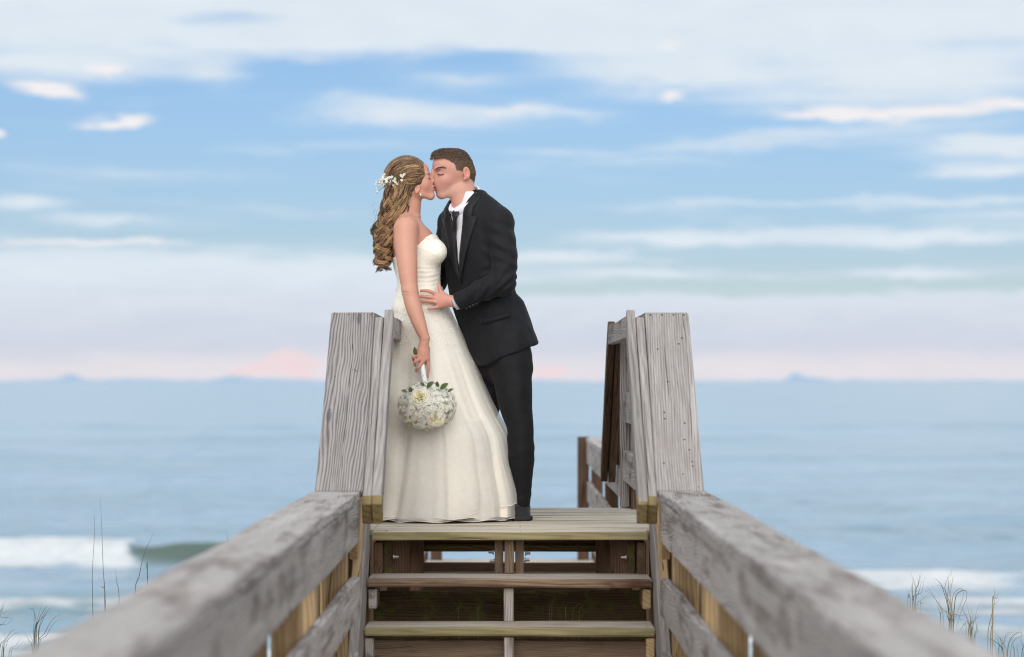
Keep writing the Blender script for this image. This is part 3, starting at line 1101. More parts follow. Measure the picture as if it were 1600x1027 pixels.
def tube(pts, rad, n=6, flat=1.0, up=(0, -1, 0), twist=0.0, cap=True):
    """tube (n-sided, possibly flattened) along points; returns v, quads"""
    pts = np.asarray(pts, float)
    m = len(pts)
    rad = np.broadcast_to(np.asarray(rad, float), (m,))
    T = np.gradient(pts, axis=0)
    T /= np.linalg.norm(T, axis=1)[:, None] + 1e-9
    U = np.array(up, float)[None, :] - (T @ np.array(up, float))[:, None] * T
    bad = np.linalg.norm(U, axis=1) < .05
    U[bad] = np.cross(T[bad], (1, 0, .01))
    U /= np.linalg.norm(U, axis=1)[:, None] + 1e-9
    V = np.cross(T, U)
    a = np.arange(n) * 2 * math.pi / n
    tw = np.linspace(0, twist, m)[:, None]
    ca, sa = np.cos(a[None, :]), np.sin(a[None, :]) * flat
    # flattened along V, rotated by twist
    cu = ca * np.cos(tw) - sa * np.sin(tw)
    cv = ca * np.sin(tw) + sa * np.cos(tw)
    v = pts[:, None, :] + rad[:, None, None] * (cu[:, :, None] * V[:, None, :] + cv[:, :, None] * U[:, None, :])
    i = np.arange(m * n).reshape(m, n)
    f = np.stack([i[:-1], np.roll(i[:-1], -1, 1), np.roll(i[1:], -1, 1), i[1:]], -1).reshape(-1, 4)
    return v.reshape(-1, 3), f


class Bag:
    """collects pieces of one part"""
    def __init__(self):
        self.v, self.f, self.n, self.a = [], [], 0, []

    def add(self, v, f, a=None):
        v = np.asarray(v, float)
        self.v.append(v)
        self.f.append(np.asarray(f) + self.n)
        self.n += len(v)
        if a is not None:
            self.a.append(np.broadcast_to(np.asarray(a, float), (len(v),)))

    def mesh(self, name, smooth=True, attr=None):
        me = mesh_np(name, np.vstack(self.v), np.vstack(self.f), smooth)
        if attr:
            attr_float(me, attr, np.concatenate(self.a))
        return me


def spline(pts, n):
    """Catmull-Rom through points"""
    pts = np.asarray(pts, float)
    m = len(pts)
    t = np.linspace(0, m - 1, n)
    return np.stack([smooth_interp(t, np.arange(m, dtype=float), pts[:, c]) for c in range(pts.shape[1])], -1)


def project_drop(v, lo):
    return v

# ------------------------------------------------------------------ skin, cloth and hair materials
def skin_mat(name):
    m, t, b = new_mat(name)
    at_ = t.n('ShaderNodeAttribute', attribute_name='tint').outputs['Color']
    co = t.n('ShaderNodeTexCoord').outputs['Object']
    n = t.noise(co, 22, 4, .6)
    n2 = t.noise(co, 320, 2, .5)
    n3_ = t.noise(co, 75, 3, .65)
    c = t.mix(t.m('MULTIPLY', n, .38), at_, t.mix(1.0, at_, (1.02, .78, .74), 'MULTIPLY'))
    c = t.mix(t.m('MULTIPLY', t.smooth(n3_, .45, .75), .22), c, t.mix(1.0, c, (.88, .78, .76), 'MULTIPLY'))
    t.put(b.inputs['Base Color'], c)
    t.put(b.inputs['Roughness'], t.mapr(n, .3, .7, .40, .58))
    b.inputs['Specular IOR Level'].default_value = .35
    b.inputs['Subsurface Weight'].default_value = .22
    b.inputs['Subsurface Radius'].default_value = (1.0, .35, .2)
    b.inputs['Subsurface Scale'].default_value = .008
    bp = t.n('ShaderNodeBump')
    bp.inputs['Strength'].default_value = .15
    bp.inputs['Distance'].default_value = .001
    t.put(bp.inputs['Height'], n2)
    t.put(b.inputs['Normal'], bp.outputs[0])
    return m


SKIN = skin_mat('skin')


def hair_mat(name, dark, mid, light):
    m, t, b = new_mat(name)
    sh = t.n('ShaderNodeAttribute', attribute_name='shade').outputs['Fac']
    co = t.n('ShaderNodeTexCoord').outputs['Object']
    n = t.noise(co, 130, 3, .6)
    f = t.m('ADD', sh, t.m('MULTIPLY', t.m('SUBTRACT', n, .5), .5))
    c = t.ramp(f, [(0.0, dark), (.45, mid), (1.0, light)])
    t.put(b.inputs['Base Color'], c)
    b.inputs['Roughness'].default_value = .5
    b.inputs['Specular IOR Level'].default_value = .35
    b.inputs['Sheen Weight'].default_value = .15
    return m


HAIR_B = hair_mat('long brown hair with golden lights', (.034, .016, .008), (.155, .080, .035), (.56, .345, .165))
HAIR_G = hair_mat('short brown hair', (.034, .019, .011), (.10, .056, .032), (.22, .132, .078))
LASH = plain('dark lashes', (.012, .008, .007), .5)


def satin_mat():
    m, t, b = new_mat('ivory satin')
    co = t.n('ShaderNodeTexCoord').outputs['Object']
    n = t.noise(co, 8, 3, .6)
    t.put(b.inputs['Base Color'], t.mix(n, (.88, .82, .70), (.91, .865, .77)))
    b.inputs['Roughness'].default_value = .5
    b.inputs['Sheen Weight'].default_value = .3
    b.inputs['Specular IOR Level'].default_value = .35
    bp = t.n('ShaderNodeBump')
    bp.inputs['Strength'].default_value = .25
    bp.inputs['Distance'].default_value = .002
    t.put(bp.inputs['Height'], t.noise(co, 260, 2, .5))
    t.put(b.inputs['Normal'], bp.outputs[0])
    return m


def organza_mat():
    m, t, b = new_mat('white organza')
    nt = m.node_tree
    b.inputs['Base Color'].default_value = (.90, .89, .87, 1)
    b.inputs['Roughness'].default_value = .55
    b.inputs['Sheen Weight'].default_value = .4
    tl = t.n('ShaderNodeBsdfTranslucent')
    tl.inputs[0].default_value = (.9, .88, .86, 1)
    tr = t.n('ShaderNodeBsdfTransparent')
    m1 = t.n('ShaderNodeMixShader')
    m1.inputs[0].default_value = .35
    nt.links.new(b.outputs[0], m1.inputs[1])
    nt.links.new(tl.outputs[0], m1.inputs[2])
    m2 = t.n('ShaderNodeMixShader')
    co = t.n('ShaderNodeTexCoord').outputs['Object']
    t.put(m2.inputs[0], t.mapr(t.noise(co, 7, 3, .6), .3, .7, .40, .62))
    nt.links.new(tr.outputs[0], m2.inputs[1])
    nt.links.new(m1.outputs[0], m2.inputs[2])
    out = [n for n in nt.nodes if n.type == 'OUTPUT_MATERIAL'][0]
    nt.links.new(m2.outputs[0], out.inputs[0])
    return m


SATIN = satin_mat()
ORGANZA = organza_mat()
LACE = plain('ivory lace', (.83, .80, .73), .7, noise_amt=.05)
PEARL = plain('pearl', (.85, .80, .70), .25, noise_amt=.03, **{'Coat Weight': .5})
SILVER = plain('silver', (.8, .8, .78), .2, 1.0, noise_amt=.05)


def hand_chain(vol, wrist, rw, knuckles, fingers, rk=.0085, thumb=None, kp=.012):
    """palm from wrist to knuckles, then separate fingers; every finger is (points, radii)"""
    for kpt in knuckles:
        vol.rc(wrist, kpt, rw * .62, rk * 1.12, kp)
    for a, b in zip(knuckles[:-1], knuckles[1:]):
        m = (np.asarray(a) + np.asarray(b)) / 2
        vol.rc(np.asarray(wrist) * .35 + m * .65, m * .96 + np.asarray(wrist) * .04, rk * 1.15, rk * 1.0, kp)
    for pts, rs in fingers:
        vol.chain(pts, rs, .0035)
    if thumb is not None:
        vol.chain(thumb[0], thumb[1], .006)


def rot_y(deg):
    """rows = local axes, turned in the X-Z plane (positive lifts local x)"""
    a = math.radians(deg)
    return np.array([[math.cos(a), 0, math.sin(a)], [0, 1, 0], [-math.sin(a), 0, math.cos(a)]])


# ------------------------------------------------------------------ the bride
BH = -.012    # lateral place of the middle of her face


def build_bride():
    base = W(655, 811.5)
    root = empty('person', (base[0], PD, 0.0),
                 'person in a strapless ivory wedding gown with long curled hair, kissing, bouquet in hand', 'person')
    P = lambda x, y, lat=0.0: W(x, y, BH + lat)
    v = Vol((-.66, PD - .34, -.01), (-.27, PD + .34, 1.73), .0036)
    # head
    v.ell(P(641, 276), (.086, .070, .087), .02)
    v.ell(P(657, 287), (.054, .057, .064), .02, rot=rot_y(12))
    v.ell(P(655, 266), (.043, .047, .036), .02)
    for s in (-1, 1):
        v.ell(P(661.5, 289.5, s * .033), (.026, .020, .026), .016)           # cheeks
        v.rc(P(651, 301, s * .046), P(672, 308, s * .012), .0165, .014, .018)  # jaw
    v.ell(P(667, 296), (.034, .030, .030), .016, rot=rot_y(10))               # muzzle
    v.ell(P(673.6, 306), (.0175, .018, .0155), .014)                          # chin
    for s in (-1, 1):
        v.ell(P(671.6, 277.3, s * .031), (.016, .0165, .0105), .008, 'cut')       # eye sockets
        v.ell(P(666.4, 277.6, s * .0305), (.0145, .014, .0125), .005)            # closed lids
        v.ell(P(667.8, 270.8, s * .026), (.010, .022, .0055), .010)              # brow ridge
    v.rc(P(670.8, 272.5), P(677.2, 283.2), .0062, .0082, .007)                # nose
    for s in (-1, 1):
        v.ell(P(674.3, 285.6, s * .0095), (.008, .0062, .0062), .005)
    v.ell(P(677.4, 291.8), (.0088, .019, .0048), .004, rot=rot_y(20))         # lips
    v.ell(P(677.6, 296.6), (.0085, .017, .0052), .004, rot=rot_y(-15))
    for s in (-1, 1):                                                          # ears
        R = rot_y(-12)
        v.ell(P(652.3, 295, s * .064), (.0135, .0075, .0215), .005, rot=R)
        v.ell(P(652.8, 294, s * .0712), (.0075, .0065, .0135), .003, 'cut', rot=R)
        v.ell(P(650.9, 300.6, s * .065), (.008, .005, .008), .004)
    # neck, shoulders, torso
    v.rc(P(643, 300), P(640, 338), .050, .049, .02)
    v.rc(P(637, 312), P(633, 345), .046, .056, .02)
    pz = lambda y: float(W(0, y)[2])
    xx = lambda x: float(W(x, 500)[0])
    torso = [(pz(500), xx(657), PD, .105, .13), (pz(470), xx(655), PD, .100, .122), (pz(440), xx(654), PD, .094, .115),
             (pz(415), xx(651), PD, .104, .125), (pz(390), xx(648), PD, .112, .138), (pz(365), xx(643), PD, .100, .148), (pz(350), xx(638), PD, .072, .135), (pz(342), xx(637), PD, .05, .10)]
    v.loft(torso, 0, .03, p=2.2)
    for s in (-1, 1):
        v.ell(P(678, 394, s * .066), (.056, .056, .055), .03)                 # bust
        v.rc(P(648, 346, s * .03), P(640, 350, s * .15), .014, .016, .03)      # collar bones
        v.rc(P(633, 338, s * .05), P(632, 354, s * .15), .026, .03, .03)
    # near (right) arm
    sh, el_, wr = W(633, 362, -.165), W(640.5, 455, -.235), W(664, 529, -.262)
    v.chain([W(634, 358, -.155), W(634, 380, -.175), W(637, 420, -.215), el_], [.058, .054, .0455, .0365], .02)
    v.ell(W(628, 384, -.14), (.036, .03, .04), .03)
    v.chain([el_, W(646, 478, -.245), W(655, 506, -.255), wr], [.0365, .038, .032, .0228], .015)
    k_i, k_m, k_r, k_p = W(668.6, 561, -.268), W(662, 563.5, -.280), W(655.5, 561.5, -.281), W(651.5, 555, -.274)
    fingers = [([k_i, W(669.8, 576, -.272), W(668, 590, -.268)], [.0088, .0080, .0062]),
               ([k_m, W(654.5, 573.5, -.298), W(650.5, 580, -.285)], [.0088, .008, .0065]),
               ([k_r, W(648.5, 565.5, -.299), W(648.5, 571, -.278)], [.0085, .0078, .0065]),
               ([k_p, W(645.7, 558.5, -.292), W(646.5, 563.5, -.272)], [.0078, .007, .006])]
    thumb = ([W(668, 545, -.252), W(667, 560, -.238), W(662, 573, -.24)], [.012, .0095, .0075])
    hand_chain(v, wr, .0228, [k_i, k_m, k_r, k_p], fingers, .0088, thumb)
    # far (left) arm, round the groom
    v.chain([W(636, 360, .155), W(640, 395, .20), W(652, 424, .245), W(672, 408, .27), W(688, 393, .275)], [.056, .046, .037, .032, .022], .02)
    kn = [W(693 + 1.5 * i, 384 + 4.5 * i, .285 - .01 * i) for i in range(4)]
    hand_chain(v, W(688, 393, .275), .022, kn, [([k, k + np.array([.018, -.006, .004]), k + np.array([.026, -.024, .002])], [.0085, .008, .006]) for k in kn], .0085,
               ([W(689, 388, .29), W(690, 379, .30), W(694, 373, .30)], [.011, .009, .007]))
    # hips, legs and feet under the skirt
    for s in (-1, 1):
        v.chain([W(657, 497, s * .062), W(662, 560, s * .075), W(664, 655, s * .08), W(664, 700, s * .085), W(664, 785, s * .085)], [.075, .078, .052, .052, .032], .02)
        v.chain([W(663, 797, s * .085), W(676, 806, s * .085), W(694, 807, s * .085)], [.032, .024, .013], .02)
    vv, ff = v.mesh('body')
    vv = relax(vv, ff, 1, .4)
    px, py = to_px(vv)
    nn_ = vnormals(vv, ff)
    near_ = vv[:, 1] < PD - .2
    crease = np.exp(-((py - 457.5 - (px - 633) * .10) / 1.3) ** 2) * np.exp(-((px - 632) / 7) ** 2) * near_          # elbow fold
    crease += .7 * np.exp(-((py - 461.5 - (px - 633) * .16) / 1.4) ** 2) * np.exp(-((px - 634) / 5) ** 2) * near_
    crease += .6 * np.exp(-((py - 533 + (px - 664) * .25) / 1.2) ** 2) * np.exp(-((px - 663) / 6) ** 2) * near_       # wrist fold
    knuck = sum(np.exp(-(((px - kx) / 2.2) ** 2 + ((py - ky) / 2.2) ** 2)) for kx, ky in ((668.6, 561), (662, 563.5), (655.5, 561.5), (651.5, 555))) * near_
    vv = vv + nn_ * (-.0032 * crease + .0016 * knuck + .0025 * noise3(vv, 16, 31, 3) * (py > 318))[:, None]
    me = mesh_np('body', vv, ff)
    lat = vv[:, 1] - PD - BH
    base_c = np.array([.57, .308, .228])
    colr = np.tile(base_c, (len(vv), 1))
    def blendc(mask, c):
        nonlocal colr
        colr = colr * (1 - mask[:, None]) + np.array(c) * mask[:, None]
    head = py < 318
    blendc(.45 * np.exp(-(((px - 662) / 8) ** 2 + ((py - 290) / 6) ** 2)) * head, (.62, .24, .18))
    lip = np.exp(-(((px - 680) / 3.2) ** 2 + ((py - 294.3) / 4.2) ** 4)) * (np.abs(lat) < .022) * head
    blendc(np.clip(lip * 1.2, 0, .9), (.50, .14, .13))
    blendc(.4 * np.exp(-(((px - 668) / 4) ** 2 + ((py - 275) / 4) ** 2)) * head, (.50, .26, .20))
    blendc(.35 * ((py > 535) & (py < 600) & (vv[:, 1] < PD - .2)), (.60, .27, .20))
    blendc(.3 * np.exp(-(((px - 652) / 5) ** 2 + ((py - 295) / 6) ** 2)) * head, (.60, .24, .18))
    attr_color(me, 'tint', colr)
    link('body', me, SKIN, root)
    # eyelashes and eyebrows
    for s in (-1, 1):
        bag = Bag()
        for k in range(16):
            u = k / 15
            a = P(671.2 - 4.8 * u, 278.6 + .9 * math.sin(u * 3.1), s * (.020 + .020 * u))
            d = np.array([.007 * (1 - u * .4), s * .002 * u, -.003 + .002 * u])
            vt, ft = tube([a, a + d * .5 + (0, 0, -.0008), a + d], [.0009, .0007, .0003], 4)
            bag.add(vt, ft)
        link('eyelashes', bag.mesh('eyelashes'), LASH, root)
        bag = Bag()
        for k in range(26):
            u = k / 25
            a = P(671.5 - 7.5 * u, 270.3 - 1.6 * math.sin(u * 2.6), s * (.014 + .030 * u))
            d = np.array([-.006, s * .002, .003 - .003 * u])
            vt, ft = tube([a, a + d], [.0010, .0004], 4)
            bag.add(vt, ft, .4)
        link('eyebrow', bag.mesh('eyebrow', attr='shade'), HAIR_B, root)
    bride_dress(root, P, pz, xx)
    bride_hair(root, P)
    # earring
    for s in (-1, 1):
        c = P(657.3, 304.8, s * .066)
        vol = Vol(c - .008, c + .012, .0011)
        vol.ell(c, (.0042, .0042, .0045), .001)
        vol.rc(c + (0, 0, .004), P(655.5, 300.8, s * .066), .0012, .001, .001)
        a, b = vol.mesh('e')
        link('earring', mesh_np('earring', a, b), PEARL, root)
    return root


def flower_motif(c, n, r, rng, petals=5, cup=.12):
    """small five-petalled lace flower lying on a surface with normal n"""
    n = n / (np.linalg.norm(n) + 1e-9)
    u = np.cross(n, (0.3, .2, 1.0)); u /= np.linalg.norm(u) + 1e-9
    w = np.cross(n, u)
    v, f = [], []
    a0 = rng.uniform(0, 6.28)
    for k in range(petals):
        a = a0 + k * 2 * math.pi / petals
        d = u * math.cos(a) + w * math.sin(a)
        e = -u * math.sin(a) + w * math.cos(a)
        i = len(v)
        v += [c + n * .0012, c + d * r * .6 + e * r * .36 + n * (.0015 + r * cup), c + d * r + n * (.0012 + r * cup * .6), c + d * r * .6 - e * r * .36 + n * (.0015 + r * cup)]
        f.append((i, i + 1, i + 2, i + 3))
    return np.array(v), np.array(f)


def skirt_surface(grow, hem_lift, seed, nth=420, nt=110, fold=1.0, amp_hem=1.0):
    """rings from waist to hem; returns grid of points (nt, nth, 3)"""
    prof = np.array([  # photo y, right edge, left edge, lateral half-width
        (448, 689, 621, .122), (470, 696, 618, .138), (486, 702, 613, .152), (510, 714, 609, .170), (545, 728, 604, .192), (577, 742, 599, .212),
        (600, 751, 596, .226), (644, 770, 590, .254), (682, 789, 586, .282), (705, 793, 583, .292), (731, 796, 580, .304), (754, 800, 577, .316), (796, 804, 571, .338), (813, 803, 569, .345)], float)
    z = EYE + (HYP - prof[:, 0]) / F * PD
    xr = (prof[:, 1] - CXP) / F * PD
    xl = (prof[:, 2] - CXP) / F * PD
    z[-1] = 0.004
    order = np.argsort(z)
    zt = np.linspace(z.max(), z.min(), nt)
    R = smooth_interp(zt, z[order], xr[order])
    L = smooth_interp(zt, z[order], xl[order])
    B = smooth_interp(zt, z[order], prof[order, 3])
    t = np.linspace(0, 1, nt)[:, None]
    th = np.linspace(0, 2 * math.pi, nth, endpoint=False)[None, :]
    rr = np.random.RandomState(seed)
    g = np.zeros((nt, nth))
    for k, a in ((3, .9), (5, 1.3), (7, 1.4), (10, 1.0), (14, .45), (22, .18)):
        ph, sl = rr.uniform(0, 6.28), rr.uniform(-1.4, 1.4)
        g += a * np.cos(k * th + ph + sl * t)
    # sharper folds: ridge shaping
    g = g / 2.2
    g = np.sign(g) * np.abs(g) ** .8
    amp = fold * (.0008 + .021 * np.clip(t - .12, 0, 1) ** 1.1) * amp_hem
    # long creases on the near side
    for (a0, sl, wd, dep) in ((-1.25, .35, .05, .010), (-.85, .25, .04, .014), (-1.9, -.25, .06, .012), (-.45, .2, .04, .010), (-1.55, .05, .035, .007)):
        dth = (th - (a0 + sl * t) + math.pi) % (2 * math.pi) - math.pi
        g2 = -np.exp(-(dth / wd) ** 2) + .7 * np.exp(-((dth - wd * 1.8) / wd) ** 2)
        amp2 = dep * np.clip((t - .25) * 1.8, 0, 1) * fold
        g = g + g2 * amp2 / np.maximum(amp, 1e-5)
    disp = g * amp + grow
    c = ((R + L) / 2)[:, None]
    A = ((R - L) / 2)[:, None] + disp
    Bm = B[:, None] + disp
    X = c + A * np.cos(th)
    Y = PD + .01 + Bm * np.sin(th)
    lift = hem_lift(th) * np.clip((t - .55) / .45, 0, 1) ** 2
    Z = zt[:, None] + lift + 0 * th
    return np.stack([X, Y, Z], -1)


def closed_grid(V):
    nt, nth, _ = V.shape
    i = np.arange(nt * nth).reshape(nt, nth)
    f = np.stack([i[:-1], i[1:], np.roll(i[1:], -1, 1), np.roll(i[:-1], -1, 1)], -1).reshape(-1, 4)
    return V.reshape(-1, 3), f


def bride_dress(root, P, pz, xx):
    # bodice
    v = Vol((-.64, PD - .26, pz(505)), (-.27, PD + .26, pz(355)), .0036)
    lev = [(pz(500), xx(657), PD, .122, .140), (pz(484), xx(656.5), PD, .132, .151), (pz(468), xx(656), PD, .121, .141), (pz(445), xx(655), PD, .103, .124), (pz(430), xx(653.5), PD, .106, .127),
           (pz(412), xx(651), PD, .113, .134), (pz(390), xx(648.5), PD, .120, .146), (pz(366), xx(646), PD, .112, .152), (pz(356), xx(645), PD, .105, .15)]
    v.loft(lev, 0, .02, p=2.2)
    for s in (-1, 1):
        v.ell(P(678.5, 394, s * .066), (.060, .060, .058), .03)
    # sweetheart top edge falls away towards the back
    def top(X, Y, Z):
        px = CXP + X / PD * F
        lat = (Y - PD) / .14
        edge = np.interp(px, [600, 615, 655, 668, 676, 690, 700], [405, 404, 386, 372.5, 367.5, 368.5, 372]) + 7 * np.exp(-(lat / .16) ** 2) * (px > 660)
        return (Z - (EYE + (HYP - edge) / F * PD)).astype(np.float32)
    v.op(top, v.lo - 1, v.lo + 3, .004, 'and')
    a, f = v.mesh('bodice')
    a = relax(a, f, 1, .4)
    n = vnormals(a, f)
    px, py = to_px(a)
    # ruching: wavy horizontal tucks below the bust
    w = np.exp(-((py - 432) / 17) ** 2)
    ph = py * .95 + .10 * (px - 650) + 2.0 * noise3(a, 18, 4, 2) * 3
    d = w * .0007 * np.sin(ph + 5 * noise3(a, 11, 14, 2)) * (1 + 2.5 * noise3(a, 14, 24, 2)) + .006 * noise3(a * np.array([1, 1, 1.6]), 22, 9, 3)
    a = a + n * d[:, None]
    bod = link('bodice', mesh_np('bodice', a, f), SATIN, root)
    n = vnormals(a, f)
    rng = random.Random(8)
    bag = Bag()
    idx = np.arange(len(a))
    wgt = np.exp(-((py - (np.interp(px, [600, 655, 676, 700], [405, 386, 368, 372]) + 4)) / 4.5) ** 2) * (px > 640) * 1.2
    wgt += .30 * ((px > 676) & (py < 440) & (py > 372))
    wgt += .9 * np.exp(-((py - 484) / 7) ** 2)
    wgt += .06
    wgt *= (a[:, 1] < PD + .12)
    wgt /= wgt.sum()
    for i in np.random.RandomState(2).choice(idx, 420, p=wgt):
        vt, ft = flower_motif(a[i], n[i], rng.uniform(.0028, .006), rng, 5, .05)
        bag.add(vt, ft)
    link('lace', bag.mesh('lace', False), LACE, bod)
    # skirt: satin under layer and an organza over layer
    def lift_in(th):
        return .012 + .006 * np.sin(9 * th) + .004 * np.sin(17 * th + 1)
    def lift_out(th):
        d = (th + math.pi) % (2 * math.pi) - math.pi
        return .018 + .062 * np.exp(-((d + .25) / .5) ** 2) + .018 * np.exp(-((d + .95) / .3) ** 2) + .006 * np.sin(11 * th + .7)
    V = skirt_surface(0.0, lift_in, 4, fold=.8)
    a, f = closed_grid(V)
    under = link('skirt', mesh_np('skirt', a, f), SATIN, root)
    V2 = skirt_surface(.006, lift_out, 4, fold=1.0, amp_hem=1.15)
    t = np.linspace(0, 1, V2.shape[0])[:, None]
    th = np.linspace(0, 2 * math.pi, V2.shape[1], endpoint=False)[None, :]
    rad = .012 * t * (1 + .8 * np.sin(6 * th + 3 * t) * t)
    V2[..., 0] += rad * np.cos(th)
    V2[..., 1] += rad * np.sin(th)
    a2, f2 = closed_grid(V2)
    over = link('organza_layer', mesh_np('organza_layer', a2, f2), ORGANZA, root)
    # a middle layer that drags a little lower
    V3 = skirt_surface(.003, lambda th: .004 + .004 * np.sin(13 * th), 9, fold=1.0)
    V3 = V3[62:]
    t3 = np.linspace(0, 1, V3.shape[0])[:, None]
    V3[..., 0] += .012 * t3 ** 2 * np.cos(th)
    V3[..., 1] += .012 * t3 ** 2 * np.sin(th)
    a3, f3 = closed_grid(V3)
    link('organza_layer', mesh_np('organza_layer', a3, f3), ORGANZA, root)
    bag = Bag()
    for VV, rr in ((V2, .0016), (V3, .0014)):
        ring = np.vstack([VV[-1], VV[-1][:1]])
        vt, ft = tube(ring, rr, 5, up=(0, 0, 1))
        bag.add(vt, ft)
    link('hem', bag.mesh('hem'), LACE, over)
    # lace scattered over hips and skirt
    n2 = vnormals(a2, f2)
    p2, q2 = to_px(a2)
    wgt = np.exp(-(((p2 - 624) / 15) ** 2 + ((q2 - 515) / 26) ** 2)) * 1.2 + .55 * np.exp(-((q2 - 478) / 16) ** 2) + .35 * np.exp(-(((p2 - 708) / 9) ** 2 + ((q2 - 505) / 18) ** 2)) + .02 * (q2 < 600)
    wgt *= (a2[:, 1] < PD + .06) * (q2 < 640)
    wgt /= wgt.sum()
    bag = Bag()
    for i in np.random.RandomState(6).choice(np.arange(len(a2)), 380, p=wgt):
        vt, ft = flower_motif(a2[i], n2[i], rng.uniform(.003, .0062), rng, 5, .05)
        bag.add(vt, ft)
    link('lace', bag.mesh('lace', False), LACE, over)


def bride_hair(root, P):
    rng = np.random.RandomState(12)
    CC = P(635.5, 276.5)
    RX, RY, RZ = .102, .086, .0965
    v = Vol((-.68, PD - .17, 1.12), (-.36, PD + .16, 1.73), .0036)
    v.ell(CC, (RX, RY, RZ), .01)
    v.ell(P(618, 286), (.040, .055, .045), .03)
    def face(X, Y, Z):
        px = CXP + X / PD * F
        py = HYP - (Z - EYE) / PD * F
        hl = np.interp(py, [240, 252, 258, 266, 276, 285, 290, 296, 300, 306, 330], [661, 664, 665.5, 667, 666, 662.5, 657, 647, 644.5, 645, 640])
        return ((px - hl) / F * PD * .8).astype(np.float32)
    v.op(face, v.lo - 1, v.lo + 3, .006, 'and')
    v.chain([P(624, 296), P(613, 328), P(603, 360), P(598, 392), P(602, 420)], [.048, .032, .022, .014, .006], .03)
    a, f = v.mesh('hair')
    a = relax(a, f, 1, .4)
    n = vnormals(a, f)
    a = a + n * (.006 * noise3(a * np.array([1, 1, .5]), 60, 3, 3))[:, None]
    me = mesh_np('hair', a, f)
    attr_float(me, 'shade', np.clip(.14 + .5 * noise3(a * np.array([1, 1, .35]), 55, 5, 3), 0, 1))  # dark tone painted on the cap stands for shade in the gaps
    hair = link('hair', me, HAIR_B, root)
    bag, fine = Bag(), Bag()

    def lock(pts, r0, r1, shade, flat=.5, twist=0, n=6):
        m = len(pts)
        u = np.linspace(0, 1, m)
        rad = (r0 + (r1 - r0) * u) * np.clip(np.minimum(u * 9 + .4, (1 - u) * 6 + .12), 0, 1)
        vt, ft = tube(pts, rad, n, flat, (0, -1, 0), twist)
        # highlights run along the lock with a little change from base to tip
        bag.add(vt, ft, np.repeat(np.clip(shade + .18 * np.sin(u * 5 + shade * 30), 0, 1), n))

    def wisp(pts, shade, r=.0008):
        u = np.linspace(0, 1, len(pts))
        vt, ft = tube(pts, r * (1.05 - u), 3)
        fine.add(vt, ft, shade)
    # swept-back hair lying on the crown, gathered behind
    def on_cap(x, y, side, off):
        """point of the cap's surface seen at photo (x, y) on one side"""
        q = P(x, y)
        ux, uz = (q[0] - CC[0]) / RX, (q[2] - CC[2]) / RZ
        rr = ux * ux + uz * uz
        if rr > .97:
            s = math.sqrt(.97 / rr); ux *= s; uz *= s; rr = .97
        uy = math.sqrt(1 - rr) * side
        p = CC + np.array([ux * RX, uy * RY, uz * RZ])
        nn = np.array([ux / RX, uy / RY, uz / RZ]); nn /= np.linalg.norm(nn)
        return p + nn * off
    def bundle(cl, amp, an, shade, n, spread, r, flat=1.0):
        """curl made of single strands that share one helix"""
        m = len(cl)
        uu = np.linspace(0, 1, m)
        hel = np.stack([amp * np.cos(an), amp * np.sin(an), .4 * amp * np.sin(an + 1)], -1)
        fan = np.clip(uu * 5 + .5, 0, 1) * np.clip((1 - uu) * 3.5 + .25, 0, 1)
        for q in range(n):
            o = rng.randn(3) * spread
            dph = rng.randn() * .34
            hq = np.stack([amp * np.cos(an + dph), amp * np.sin(an + dph), .4 * amp * np.sin(an + 1 + dph)], -1)
            pts = cl + hq * (1 + .12 * rng.randn()) + fan[:, None] * o
            vt, ft = tube(pts, r * rng.uniform(.7, 1.2) * np.clip((1 - uu) * 5 + .2, 0, 1), 4)
            # painted highlight: each wave coloured lighter on its viewer side
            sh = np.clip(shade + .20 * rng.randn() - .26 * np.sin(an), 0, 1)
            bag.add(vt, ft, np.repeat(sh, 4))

    for side in (-1, 1):
        cnt = 74 if side < 0 else 40
        for k in range(cnt):
            u = (k + rng.rand()) / cnt
            y0 = 250 + 43 * u
            x0 = np.interp(y0, [250, 258, 266, 276, 285, 292], [661, 666, 668, 667, 664, 658])
            x1, y1 = 604 + 14 * rng.rand(), 278 + 20 * rng.rand()
            sag = -15 * (1 - u) + 9 * u + rng.uniform(-3, 3)
            xm, ym = (x0 + x1) / 2 + rng.uniform(-4, 4), (y0 + y1) / 2 + sag
            cp = spline([(x0, y0), ((x0 + xm) / 2, (y0 + ym) / 2 + sag * .35), (xm, ym), ((x1 + xm) / 2, (y1 + ym) / 2 + sag * .3), (x1, y1)], 16)
            base_sh = np.clip(.42 + .20 * rng.randn() + .12 * u, .05, .95)
            hgt = rng.uniform(.0, .005)
            for q in range(9):
                ox, oy = rng.randn() * 1.0, rng.randn() * 1.5
                wv = rng.uniform(0, 6.28)
                pts = np.array([on_cap(c[0] + ox * min(1, j / 4), c[1] + oy + 1.3 * math.sin(j * .55 + wv * .15 + k), side,
                                       -.002 + (hgt + .0035) * math.sin(math.pi * min(1, j / 13 + .04)) + .0012 * rng.randn() * .5) for j, c in enumerate(cp)])
                uu = np.linspace(0, 1, 16)
                vt, ft = tube(pts, .0013 * rng.uniform(.7, 1.2) * np.clip(uu * 8 + .5, 0, 1), 4)
                bag.add(vt, ft, np.repeat(np.clip(base_sh + .14 * rng.randn() + .12 * np.sin(uu * 6 + k), 0, 1), 4))
